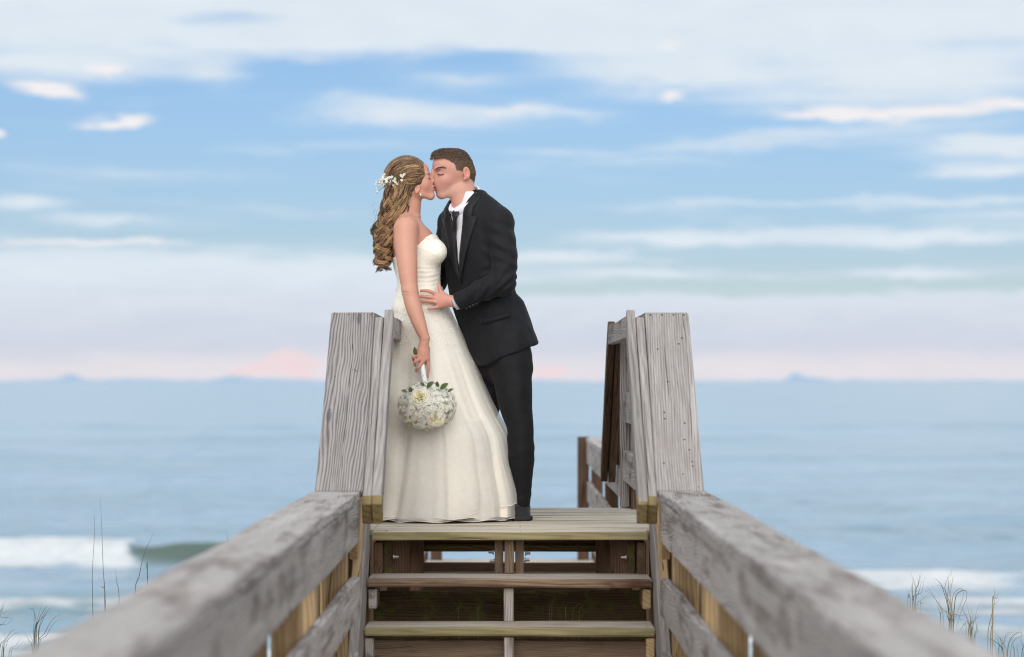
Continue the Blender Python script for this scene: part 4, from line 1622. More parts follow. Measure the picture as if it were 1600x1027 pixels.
    # crown, from the parting straight back and down over the gathered part
    for k in range(260):
        lat = rng.uniform(-.97, .97)
        nrow = 20
        pts = []
        wob = rng.uniform(-.3, .3)
        for j in range(nrow):
            u = j / (nrow - 1)
            a_ = math.radians(30 + u * 178)
            nx, nz = math.cos(a_), math.sin(a_)
            l2 = lat * (.97 - .35 * u) + .04 * wob * math.sin(u * 5)
            sc = math.sqrt(max(.02, 1 - l2 * l2))
            pts.append(CC + np.array([nx * RX * sc * (1.0 + .13 * max(0, u - .55)), l2 * RY, nz * RZ * sc]) * 1.0 + np.array([nx, l2, nz]) * (.002 + .003 * rng.rand()))
        vt, ft = tube(np.array(pts), .0015, 4)
        bag.add(vt, ft, np.clip(.33 + .2 * rng.randn(), 0, .95))
    for k in range(150):
        side = -1 if rng.rand() < .7 else 1
        x0, y0 = 603 + 22 * rng.rand(), 268 + 24 * rng.rand()
        s0 = on_cap(x0 + 4, y0, side, .002)
        e = P(596 + 18 * rng.rand(), 318 + 14 * rng.rand(), side * rng.uniform(.0, .05) - .01)
        mm = P(min(x0, 604) - 3 + 6 * rng.rand(), 296 + 8 * rng.rand(), side * rng.uniform(.01, .07) - .01)
        pts = spline([s0, mm, e], 14)
        vt, ft = tube(pts, .0014, 4)
        bag.add(vt, ft, np.clip(.34 + .24 * rng.randn(), 0, .95))
    # ringlets falling down the back
    for k in range(112):
        side = -1 if rng.rand() < .70 else 1
        x0, y0 = 602 + 45 * rng.rand(), 282 + 22 * rng.rand()
        s0 = on_cap(x0, y0, side, .001)
        L = rng.uniform(.35, 1.0) ** .8
        e_x = np.interp(L, [0, .5, 1], [632 - 26 * rng.rand(), 612 - 24 * rng.rand(), 592 + 17 * rng.rand()])
        e_y = 322 + 106 * L * rng.uniform(.88, 1.0)
        e = P(e_x, e_y, side * rng.uniform(.0, .055) - .015)
        m1 = P(x0 * .45 + e_x * .55 + rng.uniform(-3, 3), y0 * .6 + e_y * .4, side * rng.uniform(.04, .075) - .01)
        m2 = P(x0 * .12 + e_x * .88 - rng.uniform(1, 9), y0 * .25 + e_y * .75, side * rng.uniform(.015, .065) - .01)
        m = int(30 + 46 * L)
        cl = spline([s0, m1, m2, e], m)
        uu = np.linspace(0, 1, m)
        amp = (.010 + .009 * uu) * rng.uniform(.75, 1.3) * np.clip(uu * 5, 0, 1)
        an = rng.uniform(0, 6.28) + rng.choice([-1, 1]) * rng.uniform(3.2, 5.4) * L * 2 * math.pi * uu
        bundle(cl, amp, an, np.clip(.45 + .30 * rng.randn(), .03, 1.0), 22, .0030, .00095)
    # loose strands at the back
    for k in range(34):
        s0 = P(584 + 16 * rng.rand(), 308 + 95 * rng.rand(), -.03 * rng.rand())
        an = rng.uniform(0, 6.28)
        r = rng.uniform(.004, .014)
        uu = np.linspace(0, 1, 14)
        pts = s0 + np.stack([-r * np.sin(uu * 3.6), r * .4 * np.cos(an + uu * 3), -.05 * uu * rng.uniform(.5, 1.3)], -1)
        wisp(pts, .6, .0007)
    link('locks', bag.mesh('locks', attr='shade'), HAIR_B, hair)
    link('strands', fine.mesh('strands', attr='shade'), HAIR_B, hair)


bride = build_bride()

# ------------------------------------------------------------------ the groom
def cloth_mat(name, c, rough=.75, weave=900.0, sheen=.1, bump=.2):
    m, t, b = new_mat(name)
    co = t.n('ShaderNodeTexCoord').outputs['Object']
    n = t.noise(co, 5, 3, .6)
    t.put(b.inputs['Base Color'], t.mix(n, tuple(v * .85 for v in c), tuple(v * 1.15 for v in c)))
    b.inputs['Roughness'].default_value = rough
    b.inputs['Sheen Weight'].default_value = sheen
    b.inputs['Sheen Roughness'].default_value = .5
    b.inputs['Specular IOR Level'].default_value = .3
    bp = t.n('ShaderNodeBump')
    bp.inputs['Strength'].default_value = bump
    bp.inputs['Distance'].default_value = .001
    t.put(bp.inputs['Height'], t.noise(co, weave, 2, .5))
    t.put(b.inputs['Normal'], bp.outputs[0])
    return m


SUIT = cloth_mat('charcoal black suiting', (.0048, .0051, .0078), sheen=.04)
TROU = cloth_mat('black trouser cloth', (.005, .005, .0072), sheen=.03)
LAPEL = cloth_mat('suit lapel cloth', (.0078, .0078, .0105), .6, sheen=.05)
SHIRT = cloth_mat('white shirt cotton', (.74, .74, .82), .7, 700, .1)
TIE = cloth_mat('black silk tie', (.010, .010, .013), .35, 500)
CUFF = cloth_mat('patterned cuff', (.45, .45, .52), .5, 200)
BUTTON = plain('black button', (.01, .01, .012), .3)
SHOE = plain('black shoe leather', (.024, .026, .031), .2, 0.0, .2, 90, **{'Coat Weight': .3})
SOLE = plain('shoe sole', (.02, .018, .017), .6)

GYAW = math.radians(-46)     # shoulder line direction s = (cos, sin); he is turned half towards the viewer
GS = np.array([math.cos(GYAW), math.sin(GYAW), 0.0])          # towards his left (near) shoulder
GF = np.array([math.sin(GYAW), -math.cos(GYAW), 0.0])         # straight ahead of his chest
GH = .040
HYAW = math.radians(17)      # his face is turned a little towards the viewer


def PH(x, y, lat=0.0):
    """point of his head given in its own side view (x, y in photo pixels), lat to his right (away)"""
    q = W(x, y, 0.0)
    c = W(713, y, 0.0)
    dx = q[0] - c[0]
    ca, sa = math.cos(HYAW), math.sin(HYAW)
    return np.array([c[0] + dx * ca + lat * sa * -1.0, PD + GH + dx * sa + lat * ca, q[2]])


def HR(deg=0.0):
    ca, sa = math.cos(HYAW), math.sin(HYAW)
    return rot_y(deg) @ np.array([[ca, sa, 0], [-sa, ca, 0], [0, 0, 1]])


def head_px(v):
    """side-view pixel of points, in the head's own turned frame"""
    cx = (713 - CXP) / F * PD
    dx, dy = v[..., 0] - cx, v[..., 1] - PD - GH
    ca, sa = math.cos(HYAW), math.sin(HYAW)
    fx = dx * ca + dy * sa
    la = -dx * sa + dy * ca
    return CXP + (fx + cx) / PD * F, HYP - (v[..., 2] - EYE) / PD * F, la


def build_groom():
    base = W(805, 811.5)
    root = empty('person', (base[0], PD + .06, 0.0), 'person in a dark suit and black tie, kissing, one hand on the waist', 'person')
    P = lambda x, y, lat=0.0: W(x, y, GH + lat)
    pz = lambda y: float(W(0, y)[2])
    xx = lambda x: float(W(x, 500)[0])
    gy = PD + .03
    v = Vol((-.47, PD - .26, -.005), (.14, PD + .33, 1.775), .0038)
    # head
    v.ell(PH(710.5, 262.5), (.086, .074, .088), .02, rot=HR())
    v.ell(PH(693, 258), (.057, .056, .050), .025, rot=HR())
    v.ell(PH(695, 281), (.062, .054, .070), .02, rot=HR(-10))
    for s in (-1, 1):
        v.ell(PH(692, 282, s * .038), (.024, .018, .020), .016, rot=HR())
        v.rc(PH(717, 295, s * .050), PH(690, 305.5, s * .014), .0165, .0165, .02)
    v.ell(PH(688.5, 294), (.030, .028, .030), .014, rot=HR())
    v.ell(PH(686.6, 304), (.0185, .021, .0165), .012, rot=HR())
    for s in (-1, 1):
        v.ell(PH(678.5, 271.3, s * .037), (.020, .019, .0115), .008, 'cut', rot=HR())
        v.ell(PH(684.0, 271.8, s * .033), (.0160, .0150, .0115), .004, rot=HR())
        v.ell(PH(679.2, 264.3, s * .030), (.014, .024, .0065), .008, rot=HR(6))
    v.rc(PH(674.6, 267), PH(670.2, 283), .0068, .0092, .007)
    for s in (-1, 1):
        v.ell(PH(677, 286.2, s * .0125), (.0095, .0072, .0072), .005)
    v.ell(PH(681.4, 293.6), (.0092, .021, .0045), .004, rot=HR(-15))
    v.ell(PH(682.2, 298), (.0088, .019, .0052), .004, rot=HR(12))
    R = HR(8)
    for s in (-1, 1):
        v.ell(PH(723, 271.3, s * .075), (.0165, .0085, .0305), .006, rot=R)
        v.ell(PH(722, 270, s * .0812), (.0095, .0075, .0185), .003, 'cut', rot=R)
        v.ell(PH(719.5, 280, s * .073), (.009, .006, .009), .005)
    # neck, torso
    v.chain([PH(719, 290), W(721, 312, .025), W(730, 340, .02)], [.055, .051, .058], .025)
    v.chain([PH(725, 285), W(730, 305, .03), W(738, 325, .03)], [.042, .046, .058], .025)
    tor = [(pz(560), xx(786), gy, .14, .095), (pz(520), xx(775), gy, .15, .10), (pz(470), xx(757), gy, .155, .098), (pz(430), xx(749), gy, .165, .100),
           (pz(390), xx(746), gy, .175, .105), (pz(350), xx(747), gy, .165, .09), (pz(325), xx(745), gy, .11, .07)]
    v.loft(tor, GYAW, .03, p=2.3)
    # near (left) arm to the bride's waist
    el_, wr = W(787, 438, -.175), W(710.5, 471, -.148)
    v.chain([W(776, 350, -.10), W(785, 395, -.15), el_], [.06, .05, .044], .03)
    v.chain([el_, W(752, 456, -.17), wr], [.044, .038, .0265], .02)
    # hand spread on her side: four fingers pointing left, thumb up
    ki, km, kr, kp = W(682.5, 460.5, -.150), W(682, 466.5, -.154), W(682.5, 472.5, -.156), W(687, 478.6, -.154)
    fingers = [([ki, W(669, 454.8, -.163), W(658, 454.6, -.163)], [.0092, .0085, .0068]),
               ([km, W(668.5, 464, -.168), W(656, 463.6, -.170)], [.0092, .0085, .0068]),
               ([kr, W(670, 470.8, -.168), W(658.5, 470.6, -.168)], [.009, .0083, .0066]),
               ([kp, W(678, 481.2, -.163), W(669.5, 482.0, -.164)], [.0082, .0074, .006])]
    thumb = ([W(697, 463, -.142), W(689, 456, -.142), W(685, 443.5, -.138)], [.0125, .0105, .0072])
    hand_chain(v, wr, .0275, [ki, km, kr, kp], fingers, .0095, thumb, .014)
    v.rc(W(697, 469, -.148), wr, .021, .024, .012)
    # far arm, behind the bride
    v.chain([W(705, 352, .16), W(692, 400, .24), W(680, 438, .25)], [.056, .047, .04], .03)
    v.chain([W(680, 438, .25), W(655, 446, .235), W(636, 449, .20)], [.04, .034, .026], .02)
    kn = [W(626, 440 + 6.5 * i, .175) for i in range(4)]
    hand_chain(v, W(636, 449, .20), .026, kn, [([k, k + np.array([-.02, -.022, 0]), k + np.array([-.025, -.05, -.002])], [.009, .0085, .0068]) for k in kn], .009,
               ([W(634, 440, .195), W(628, 431, .18), W(622, 426, .165)], [.012, .010, .0075]), .014)
    # legs
    v.chain([W(797, 560, -.05), W(808, 640, -.08), W(815, 700, -.085), W(815, 790, -.06)], [.072, .052, .042, .028], .02)
    v.chain([W(778, 560, .09), W(755, 655, .115), W(750, 705, .12), W(748, 786, .12)], [.066, .046, .040, .028], .02)
    v.chain([W(814, 800, -.06), W(799, 805, -.078), W(775, 808, -.105)], [.024, .018, .012], .01)
    v.chain([W(748, 797, .12), W(732, 801, .105), W(708, 803, .085)], [.024, .018, .012], .01)
    vv, ff = v.mesh('body')
    vv = relax(vv, ff, 1, .4)
    me = mesh_np('body', vv, ff)
    px, py = to_px(vv)
    hx, hy, lat = head_px(vv)
    colr = np.tile(np.array([.55, .305, .24]), (len(vv), 1))
    def blendc(mask, c):
        nonlocal colr
        colr = colr * (1 - mask[:, None]) + np.array(c) * mask[:, None]
    head = py < 318
    blendc(.4 * np.exp(-(((hx - 694) / 10) ** 2 + ((hy - 284) / 8) ** 2)) * head, (.56, .22, .18))
    blendc(.55 * np.exp(-(((hx - 723) / 6) ** 2 + ((hy - 271) / 10) ** 2)) * head, (.62, .22, .18))
    blendc(.30 * (1 / (1 + np.exp(-(hy - 293) / 3))) / (1 + np.exp((hx - 708) / 3)) / (1 + np.exp((hy - 312) / 2)), (.44, .30, .26))     # shaved beard
    blendc(np.clip(np.exp(-(((hx - 679) / 3.4) ** 2 + ((hy - 295.6) / 3.4) ** 4)) * .5, 0, .45) * (np.abs(lat) < .024) * head, (.46, .16, .15))
    blendc(.45 * np.exp(-(((hx - 684) / 6) ** 2 + ((hy - 269.5) / 4) ** 2)) * head, (.36, .17, .16))
    blendc(.35 * ((py > 436) & (py < 492) & (px < 712)), (.60, .25, .19))
    attr_color(me, 'tint', colr)
    link('body', me, SKIN, root)
    def snap(x, y, s, off):
        m_ = np.where((np.abs(hx - x) < 1.6) & (np.abs(hy - y) < 1.3) & (lat * s > 0))[0]
        k_ = m_[np.argmax(np.abs(lat[m_]))] if len(m_) else 0
        return PH(x, y, s * (abs(lat[k_]) + off))
    for s in (-1, 1):
        bag = Bag()
        for k in range(14):
            u = k / 13
            a = snap(679.8 + 7.6 * u, 273.4 - .8 * u * u + .9 * math.sin(u * 3.1), s, .0004)
            d = np.array([-.005 * (1 - u * .5), s * .004, -.002])
            vt, ft = tube([a, a + d], [.0016, .0006], 4)
            bag.add(vt, ft)
        link('eyelashes', bag.mesh('eyelashes'), LASH, root)
        bag = Bag()
        rr = random.Random(4)
        for k in range(90):
            u = rr.random() if s < 0 else .4 + .6 * rr.random()
            a = snap(675.2 + 13.0 * u, 265.0 - 2.6 * math.sin(u * 2.3) + rr.uniform(-.8, .8), s, .0012)
            d = np.array([.007, s * .003, .002 - .005 * u])
            vt, ft = tube([a - d * .3, a + d], [.0011, .0004], 4)
            bag.add(vt, ft, .4)
        link('eyebrow', bag.mesh('eyebrow', attr='shade'), HAIR_G, root)
    groom_hair(root, P)
    groom_clothes(root, P, pz, xx, gy)
    # wedding ring
    c0, c1 = kr * .72 + W(670, 470.8, -.168) * .28, W(670, 470.8, -.168)
    ax = (c1 - kr); ax /= np.linalg.norm(ax)
    u = np.cross(ax, (0, 0, 1)); u /= np.linalg.norm(u)
    w = np.cross(ax, u)
    an = np.linspace(0, 2 * math.pi, 25)
    vt, ft = tube(c0 + .0101 * (np.cos(an)[:, None] * u + np.sin(an)[:, None] * w), .0019, 6, up=ax)
    link('ring', mesh_np('ring', vt, ft), SILVER, root)
    return root


def groom_hair(root, P):
    v = Vol((-.42, PD - .12, 1.54), (-.14, PD + .17, 1.79), .0034)
    C = PH(710.5, 262.5)
    v.ell(C, (.0885, .0760, .0915), .01, rot=HR())
    v.ell(PH(694.5, 248.5), (.064, .060, .044), .02, rot=HR())
    v.rc(PH(729, 272, 0), PH(731, 286, 0), .042, .030, .03)
    # hairline in side view
    poly_y = [225, 240, 244, 246.5, 248.5, 253, 259, 263, 267.0, 268.5, 276, 286, 291, 320]
    poly_x = [672, 673.5, 674.5, 678, 697, 700, 703.5, 705, 706, 726, 729, 731.0, 734, 760]

    def face(X, Y, Z):
        cx = (713 - CXP) / F * PD
        dx, dy = X - cx, Y - PD - GH
        ca, sa = math.cos(HYAW), math.sin(HYAW)
        px = CXP + (dx * ca + dy * sa + cx) / PD * F
        lat = np.abs(-dx * sa + dy * ca)
        py = HYP - (Z - EYE) / PD * F
        hl = np.interp(py, poly_y, poly_x).astype(np.float32)
        hl = hl - np.where((py < 256) & (py > 246), 16 * np.exp(-(lat / .045) ** 2), 0)
        d1 = (hl - px) / F * PD * .75
        ear = .0185 - np.sqrt(((px - 723) / F * PD) ** 2 + ((py - 271.5) / F * PD * .62) ** 2)       # clear of the ear
        d2 = (py - 290) / F * PD
        return np.maximum(np.maximum(d1, np.where(lat > .05, ear, -1)), d2).astype(np.float32)
    v.op(face, v.lo - 1, v.lo + 3, .004, 'and')
    a, f = v.mesh('hair')
    a = relax(a, f, 2, .4)
    n = vnormals(a, f)
    a = a + n * (.0025 * noise3(a, 95, 3, 2))[:, None]
    me = mesh_np('hair', a, f)
    attr_float(me, 'shade', np.clip(.30 + .5 * noise3(a, 90, 5, 3) + .25 * np.clip((C[2] - a[:, 2]) / .05 + .6, 0, 1), 0, 1))
    hair = link('hair', me, HAIR_G, root)
    rng = np.random.RandomState(3)
    bag = Bag()
    inward = PH(697, 285)
    fwd = PH(690, 260) - PH(713, 260)
    fwd /= np.linalg.norm(fwd)
    for i in rng.choice(len(a), 7000):
        p, nn = a[i], n[i]
        if nn @ (inward - p) > .01:
            continue
        topness = float(np.clip((p[2] - C[2] - .02) / .06, 0, 1))
        frontness = float(np.clip((p - C) @ fwd / .08, 0, 1))
        # combed forward and to the side on top, straight down at the sides and nape
        d = fwd * (.9 * topness + .10) + np.array([0, 0, -1.0]) * (1 - topness) + rng.randn(3) * .16
        d = d - nn * (d @ nn)
        d /= np.linalg.norm(d) + 1e-6
        L = (.007 + .013 * topness) * rng.uniform(.6, 1.15)
        lift = .16 + .30 * topness * frontness + .10 * rng.rand()
        q1 = p + d * L * .5 + nn * L * lift
        q2 = p + d * L + nn * L * lift * .9
        vt, ft = tube([p - nn * .001, q1, q2], [.0009, .0008, .0003], 3)
        bag.add(vt, ft, np.clip(.40 + .24 * rng.randn() + .22 * (1 - topness), 0, 1))
    link('strands', bag.mesh('strands', attr='shade'), HAIR_G, hair)


def groom_clothes(root, P, pz, xx, gy):
    lev = [(pz(585), xx(789), gy, .196, .150), (pz(560), xx(786), gy, .194, .147), (pz(530), xx(778), gy, .190, .140), (pz(500), xx(768), gy, .184, .132), (pz(470), xx(757), gy, .176, .124), (pz(440), xx(750), gy, .180, .122),
           (pz(405), xx(747), gy, .192, .127), (pz(370), xx(746), gy, .198, .124), (pz(345), xx(742), gy, .186, .112), (pz(328), xx(736), gy, .150, .096), (pz(314), xx(735), gy, .105, .080), (pz(300), xx(736), gy, .074, .068)]
    levs = sorted(lev)
    zs = np.array([l[0] for l in levs])
    cols = [np.array([l[i] for l in levs]) for i in range(1, 5)]

    def chest(s, z, off=0.0):
        """point on the front of the torso at sideways s, height z"""
        cx, cy, b, a = [float(smooth_interp(np.array([z]), zs, c)[0]) for c in cols]
        q = max(0.0, 1 - (abs(s) / b) ** 2.3) ** (1 / 2.3)
        return np.array([cx, cy, z]) + GS * s + GF * (a * q + off)

    def wedge_w(z):
        """half width of the jacket opening at height z"""
        return np.interp(z, [pz(445), pz(425), pz(380), pz(340), pz(318), pz(300)], [0, .006, .024, .046, .062, .075])
    # shirt
    v = Vol((-.42, PD - .22, pz(470)), (.10, PD + .28, pz(280)), .0042)
    v.loft([(l[0], l[1], l[2], l[3] - .016, l[4] - .012) for l in lev if l[0] > pz(472)], GYAW, .02, p=2.3)
    v.chain([W(716, 340, -.035), W(723, 340, -.015), W(732, 337, .02)], [.026, .045, .055], .03)
    a, f = v.mesh('shirt')
    a = relax(a, f, 1, .4)
    n = vnormals(a, f)
    a = a + n * (.004 * noise3(a, 22, 3, 2))[:, None]
    shirt = link('shirt', mesh_np('shirt', a, f), SHIRT, root)
    # shirt collar: band round the neck, rising to the nape
    front, back = W(708.5, 333, -.052), W(743.5, 293, .04)
    mid = (front + back) / 2
    axv = back - front
    Lh = np.linalg.norm(axv) / 2
    e1 = axv / np.linalg.norm(axv)
    side = np.cross(e1, (0, 0, 1)); side /= np.linalg.norm(side)
    nrm = np.cross(side, e1); nrm = nrm if nrm[2] > 0 else -nrm
    an = np.linspace(-math.pi * .93, math.pi * .93, 64)
    rings = []
    for (hh, g) in ((-.034, .001), (-.008, .003), (.010, .002), (.0125, -.001), (.010, -.004), (-.010, -.004)):
        fl = 1 + .0 * an
        pts = mid + (np.cos(an) * (Lh + g))[:, None] * e1 + (np.sin(an) * (.0695 + g))[:, None] * side + (hh - .012 * (np.abs(an) > 2.3) * (hh < 0) * ((np.abs(an) - 2.3) / .6))[:, None] * nrm
        rings.append(pts)
    V = np.stack(rings)
    i = np.arange(V.shape[0] * V.shape[1]).reshape(V.shape[:2])
    f = np.stack([i[:-1, :-1], i[1:, :-1], i[1:, 1:], i[:-1, 1:]], -1).reshape(-1, 4)
    link('collar', mesh_np('collar', V.reshape(-1, 3), f), SHIRT, shirt)
    # tie: knot and blade lying on the shirt front
    sx_, sy_ = to_px(a)

    def on_shirt(x, y, off):
        dd = (sx_ - x) ** 2 + (sy_ - y) ** 2
        c = np.argsort(dd)[:80]
        return np.array(at(x, y, a[c, 1].min() - off))
    rows = []
    for (y, xl, xr, off) in ((330, 708.5, 716.0, .004), (333, 706.5, 717.5, .010), (338, 707.5, 715.5, .013), (342, 708.5, 714.0, .010), (346, 707.5, 713.5, .006),
                             (358, 705.5, 713.5, .007), (378, 704.5, 712.5, .006), (398, 706, 712, .003), (412, 707.5, 712, -.012)):
        mid_p = on_shirt((xl + xr) / 2, y, off)
        hw = (xr - xl) / 2 / F * PD
        dirx = np.array([math.cos(math.radians(-32)), math.sin(math.radians(-32)), 0.0])
        rows.append([mid_p + dirx * hw / dirx[0] * q - GF * -1 * .004 * (1 - q * q) for q in np.linspace(-1, 1, 9)])
    V = np.array(rows)
    V = np.stack([spline(V[:, j_], 50) for j_ in range(9)], 1)
    i = np.arange(V.shape[0] * 9).reshape(V.shape[0], 9)
    f = np.stack([i[:-1, :-1], i[1:, :-1], i[1:, 1:], i[:-1, 1:]], -1).reshape(-1, 4)
    o = link('tie', mesh_np('tie', V.reshape(-1, 3), f), TIE, root)
    md = o.modifiers.new('thick', 'SOLIDIFY')
    md.thickness = .008
    md.offset = 0

    # jacket with both sleeves
    v = Vol((-.46, PD - .28, pz(600)), (.16, PD + .36, pz(284)), .0042)
    v.loft(lev, GYAW, .02, p=2.35)
    # padded shoulders
    v.chain([W(746, 312, .0), W(766, 328, -.05), W(780, 346, -.10)], [.044, .052, .068], .03)
    v.chain([W(733, 318, .06), W(717, 332, .11), W(707, 348, .14)], [.044, .05, .064], .03)
    # back skirt flares out over the seat
    v.chain([W(806, 480, .0), W(820, 515, .0), W(828, 545, .0)], [.04, .036, .030], .05)
    # sleeves
    v.chain([W(779, 348, -.10), W(786, 385, -.14), W(788.5, 418, -.168), W(786, 440, -.178)], [.069, .063, .058, .058], .02)
    v.chain([W(786, 440, -.178), W(765, 448.5, -.178), W(740, 460, -.168), W(714.5, 472.5, -.152)], [.058, .054, .047, .043], .02)
    v.chain([W(706, 350, .14), W(697, 385, .20), W(692, 415, .235), W(682, 440, .245)], [.066, .060, .056, .052], .02)
    v.chain([W(682, 440, .245), W(662, 446, .235), W(642, 449, .21)], [.052, .046, .04], .02)
    # cut the cuffs square
    cdir = W(714.5, 472.5, -.152) - W(740, 460, -.168)
    cdir /= np.linalg.norm(cdir)
    cpt = W(713.5, 473, -.152)
    def cuff(X, Y, Z):
        d = (X - cpt[0]) * cdir[0] + (Y - cpt[1]) * cdir[1] + (Z - cpt[2]) * cdir[2]
        r = np.sqrt((X - cpt[0]) ** 2 + (Y - cpt[1]) ** 2 + (Z - cpt[2]) ** 2)
        return np.maximum(-d, r - .075).astype(np.float32)
    v.op(cuff, cpt - .08, cpt + .08, .003, 'cut')
    hole0, hole1 = cpt + cdir * .01, cpt - cdir * .03
    v.rc(hole0, hole1, .036, .037, .003, 'cut')
    # opening in front
    cxz = lambda Z: smooth_interp(Z[0, 0, :], zs, cols[0])[None, None, :].astype(np.float32)
    def wedge(X, Y, Z):
        cx = cxz(Z)
        x, y = X - cx, Y - gy
        s = x * GS[0] + y * GS[1]
        fr = x * GF[0] + y * GF[1]
        w = wedge_w(Z).astype(np.float32)
        return np.maximum(np.abs(s) - w, .03 - fr).astype(np.float32)
    v.op(wedge, (-.4, PD - .3, pz(446)), (.1, PD + .2, pz(280)), .004, 'cut')
    # neck hole
    v.chain([W(715, 300, .02), W(727, 315, .02), W(737, 335, .02)], [.066, .067, .064], .004, mode='cut')
    # hem line, lower towards the front; rounded front corner
    p0, p1 = W(845, 535.5), W(741, 577)
    hd = p1 - p0
    v.halfspace(p0, (-hd[2], 0, hd[0]) if hd[0] < 0 else (hd[2], 0, -hd[0]), .004)
    v.halfspace(W(744, 571.5), (-.80, 0, -.60), .03)
    a, f = v.mesh('jacket')
    a = relax(a, f, 2, .5)
    n = vnormals(a, f)
    px, py = to_px(a)
    # folds: sleeve creases at the elbow, drag lines from the armpit, gentle ripple elsewhere
    near = a[:, 1] < PD - .06
    el = np.exp(-(((px - 785) / 24) ** 2 + ((py - 438) / 20) ** 2)) * near
    q1 = (px - 785) * .55 + (py - 440) * .85
    d = el * .0055 * np.sin(q1 * .45 + 12 * noise3(a, 9, 5, 2)) * (1 + 2 * noise3(a, 12, 15, 1))
    fo = np.exp(-(((px - 752) / 26) ** 2 + ((py - 458) / 18) ** 2)) * near
    q2 = (px - 750) * .80 + (py - 458) * .45
    d += fo * .006 * np.sin(q2 * .42 + 8 * noise3(a, 8, 8, 2))
    up = np.exp(-(((px - 783) / 22) ** 2 + ((py - 385) / 34) ** 2)) * near
    d += up * .0055 * np.sin((px - 783) * .16 - (py - 385) * .28 + 7 * noise3(a, 7, 2, 2))
    d += .014 * noise3(a * np.array([1, 1, .45]), 13, 7, 2) + .004 * noise3(a, 30, 17, 2)
    seam = np.exp(-((px - np.interp(py, [440, 490, 550], [795, 797, 806])) / 1.1) ** 2) * (py > 488) * (a[:, 1] < PD)
    d -= seam * .0028
    skirt_w = 1 / (1 + np.exp(-(py - 500) / 8))
    d += skirt_w * .004 * np.sin(px * .17 + py * .04)
    a = a + n * d[:, None]
    jacket = link('jacket', mesh_np('jacket', a, f), SUIT, root)

    # lapels: notched flaps lying on the chest along the opening
    for sd_, inner_pad in ((1, 0), (-1, 0)):
        zz = [pz(y) for y in (442, 425, 400, 375, 352, 341, 340.5, 326, 314, 303)]
        wid = [.004, .020, .040, .056, .072, .080, .050, .048, .040, .028]
        rows = []
        for z, w in zip(zz, wid):
            w0 = float(wedge_w(z)) - .003
            rows.append([chest(sd_ * (w0 + w * q), z, .0035 + .006 * math.sin(q * 2.6) * (1 if q < .99 else .2)) for q in np.linspace(0, 1, 8)])
        V = np.array(rows)
        i = np.arange(V.shape[0] * 8).reshape(V.shape[0], 8)
        f = np.stack([i[:-1, :-1], i[:-1, 1:], i[1:, 1:], i[1:, :-1]], -1).reshape(-1, 4)
        if sd_ < 0:
            f = f[:, ::-1]
        me = mesh_np('lapel', V.reshape(-1, 3), f)
        o = link('lapel', me, LAPEL, jacket)
        md = o.modifiers.new('thick', 'SOLIDIFY')
        md.thickness = .003
        md.offset = 1
    # jacket collar behind the neck
    rings = []
    an2 = np.linspace(-2.05, 2.05, 48)
    for (hh, g) in ((-.030, .016), (-.012, .012), (.0005, .008), (.003, .005), (-.006, .003), (-.030, .002)):
        pts = mid + (np.cos(an2) * (Lh + g))[:, None] * e1 + (np.sin(an2) * (.077 + g))[:, None] * side + (hh - .021) * nrm[None, :]
        rings.append(pts)
    V = np.stack(rings)
    i = np.arange(V.shape[0] * V.shape[1]).reshape(V.shape[:2])
    f = np.stack([i[:-1, :-1], i[1:, :-1], i[1:, 1:], i[:-1, 1:]], -1).reshape(-1, 4)
    link('collar', mesh_np('collar', V.reshape(-1, 3), f), LAPEL, jacket)

    # near-side details are pressed on the surface: nearest jacket point in front
    jx, jy = to_px(a)
    def on_jacket(x, y, off=.002):
        dd = (jx - x) ** 2 + (jy - y) ** 2
        c = np.argsort(dd)[:60]
        c = c[dd[c] < 9]
        k = c[np.argmin(a[c, 1])] if len(c) else np.argmin(dd)
        q = at(x, y, a[k, 1] - off)
        return np.array(q)
    # pocket flap
    top = [(750, 497.5), (765, 494.5), (780, 490.5), (797, 486)]
    rows = [[on_jacket(x, y) for (x, y) in top], [on_jacket(x + .3, y + 5, .004) for (x, y) in top], [on_jacket(x + .6, y + 9.5, .004) for (x, y) in top]]
    V = np.array([spline(r, 14) for r in rows])
    V[:, :, 1] -= .0015
    i = np.arange(V.shape[0] * 14).reshape(V.shape[0], 14)
    f = np.stack([i[:-1, :-1], i[1:, :-1], i[1:, 1:], i[:-1, 1:]], -1).reshape(-1, 4)
    o = link('pocket_flap', mesh_np('pocket_flap', V.reshape(-1, 3), f), SUIT, jacket)
    md = o.modifiers.new('thick', 'SOLIDIFY'); md.thickness = .0012
    # cuff buttons
    for k in range(4):
        c = on_jacket(729 + k * 5.2, 482.0 - k * 2.4, .001)
        vol = Vol(c - .009, c + .009, .0014)
        vol.ell(c, (.0055, .0028, .0055), .001)
        va, fa = vol.mesh('b')
        link('button', mesh_np('button', va, fa), BUTTON, jacket)
    # shirt cuff showing at the wrist
    u = np.cross(cdir, (0, 0, 1)); u /= np.linalg.norm(u)
    w = np.cross(cdir, u)
    rings = []
    an = np.linspace(0, 2 * math.pi, 40, endpoint=False)
    for (h_, r_) in ((-.02, .0335), (.008, .0335), (.0125, .0325), (.012, .030), (-.02, .030)):
        rings.append(cpt + cdir * h_ + r_ * (np.cos(an)[:, None] * u + np.sin(an)[:, None] * w))
    V = np.stack(rings)
    va, fa = closed_grid(V)
    link('shirt_cuff', mesh_np('shirt_cuff', va, fa), CUFF, shirt)

    # trousers
    v = Vol((-.26, PD - .20, -.005), (.15, PD + .30, pz(500)), .0044)
    v.loft([(pz(600), xx(790), gy, .085, .07), (pz(585), xx(789), gy, .140, .105), (pz(560), xx(785), gy, .160, .112), (pz(535), xx(779), gy, .165, .112), (pz(505), xx(768), gy, .160, .108)], GYAW, .03, p=2.2)
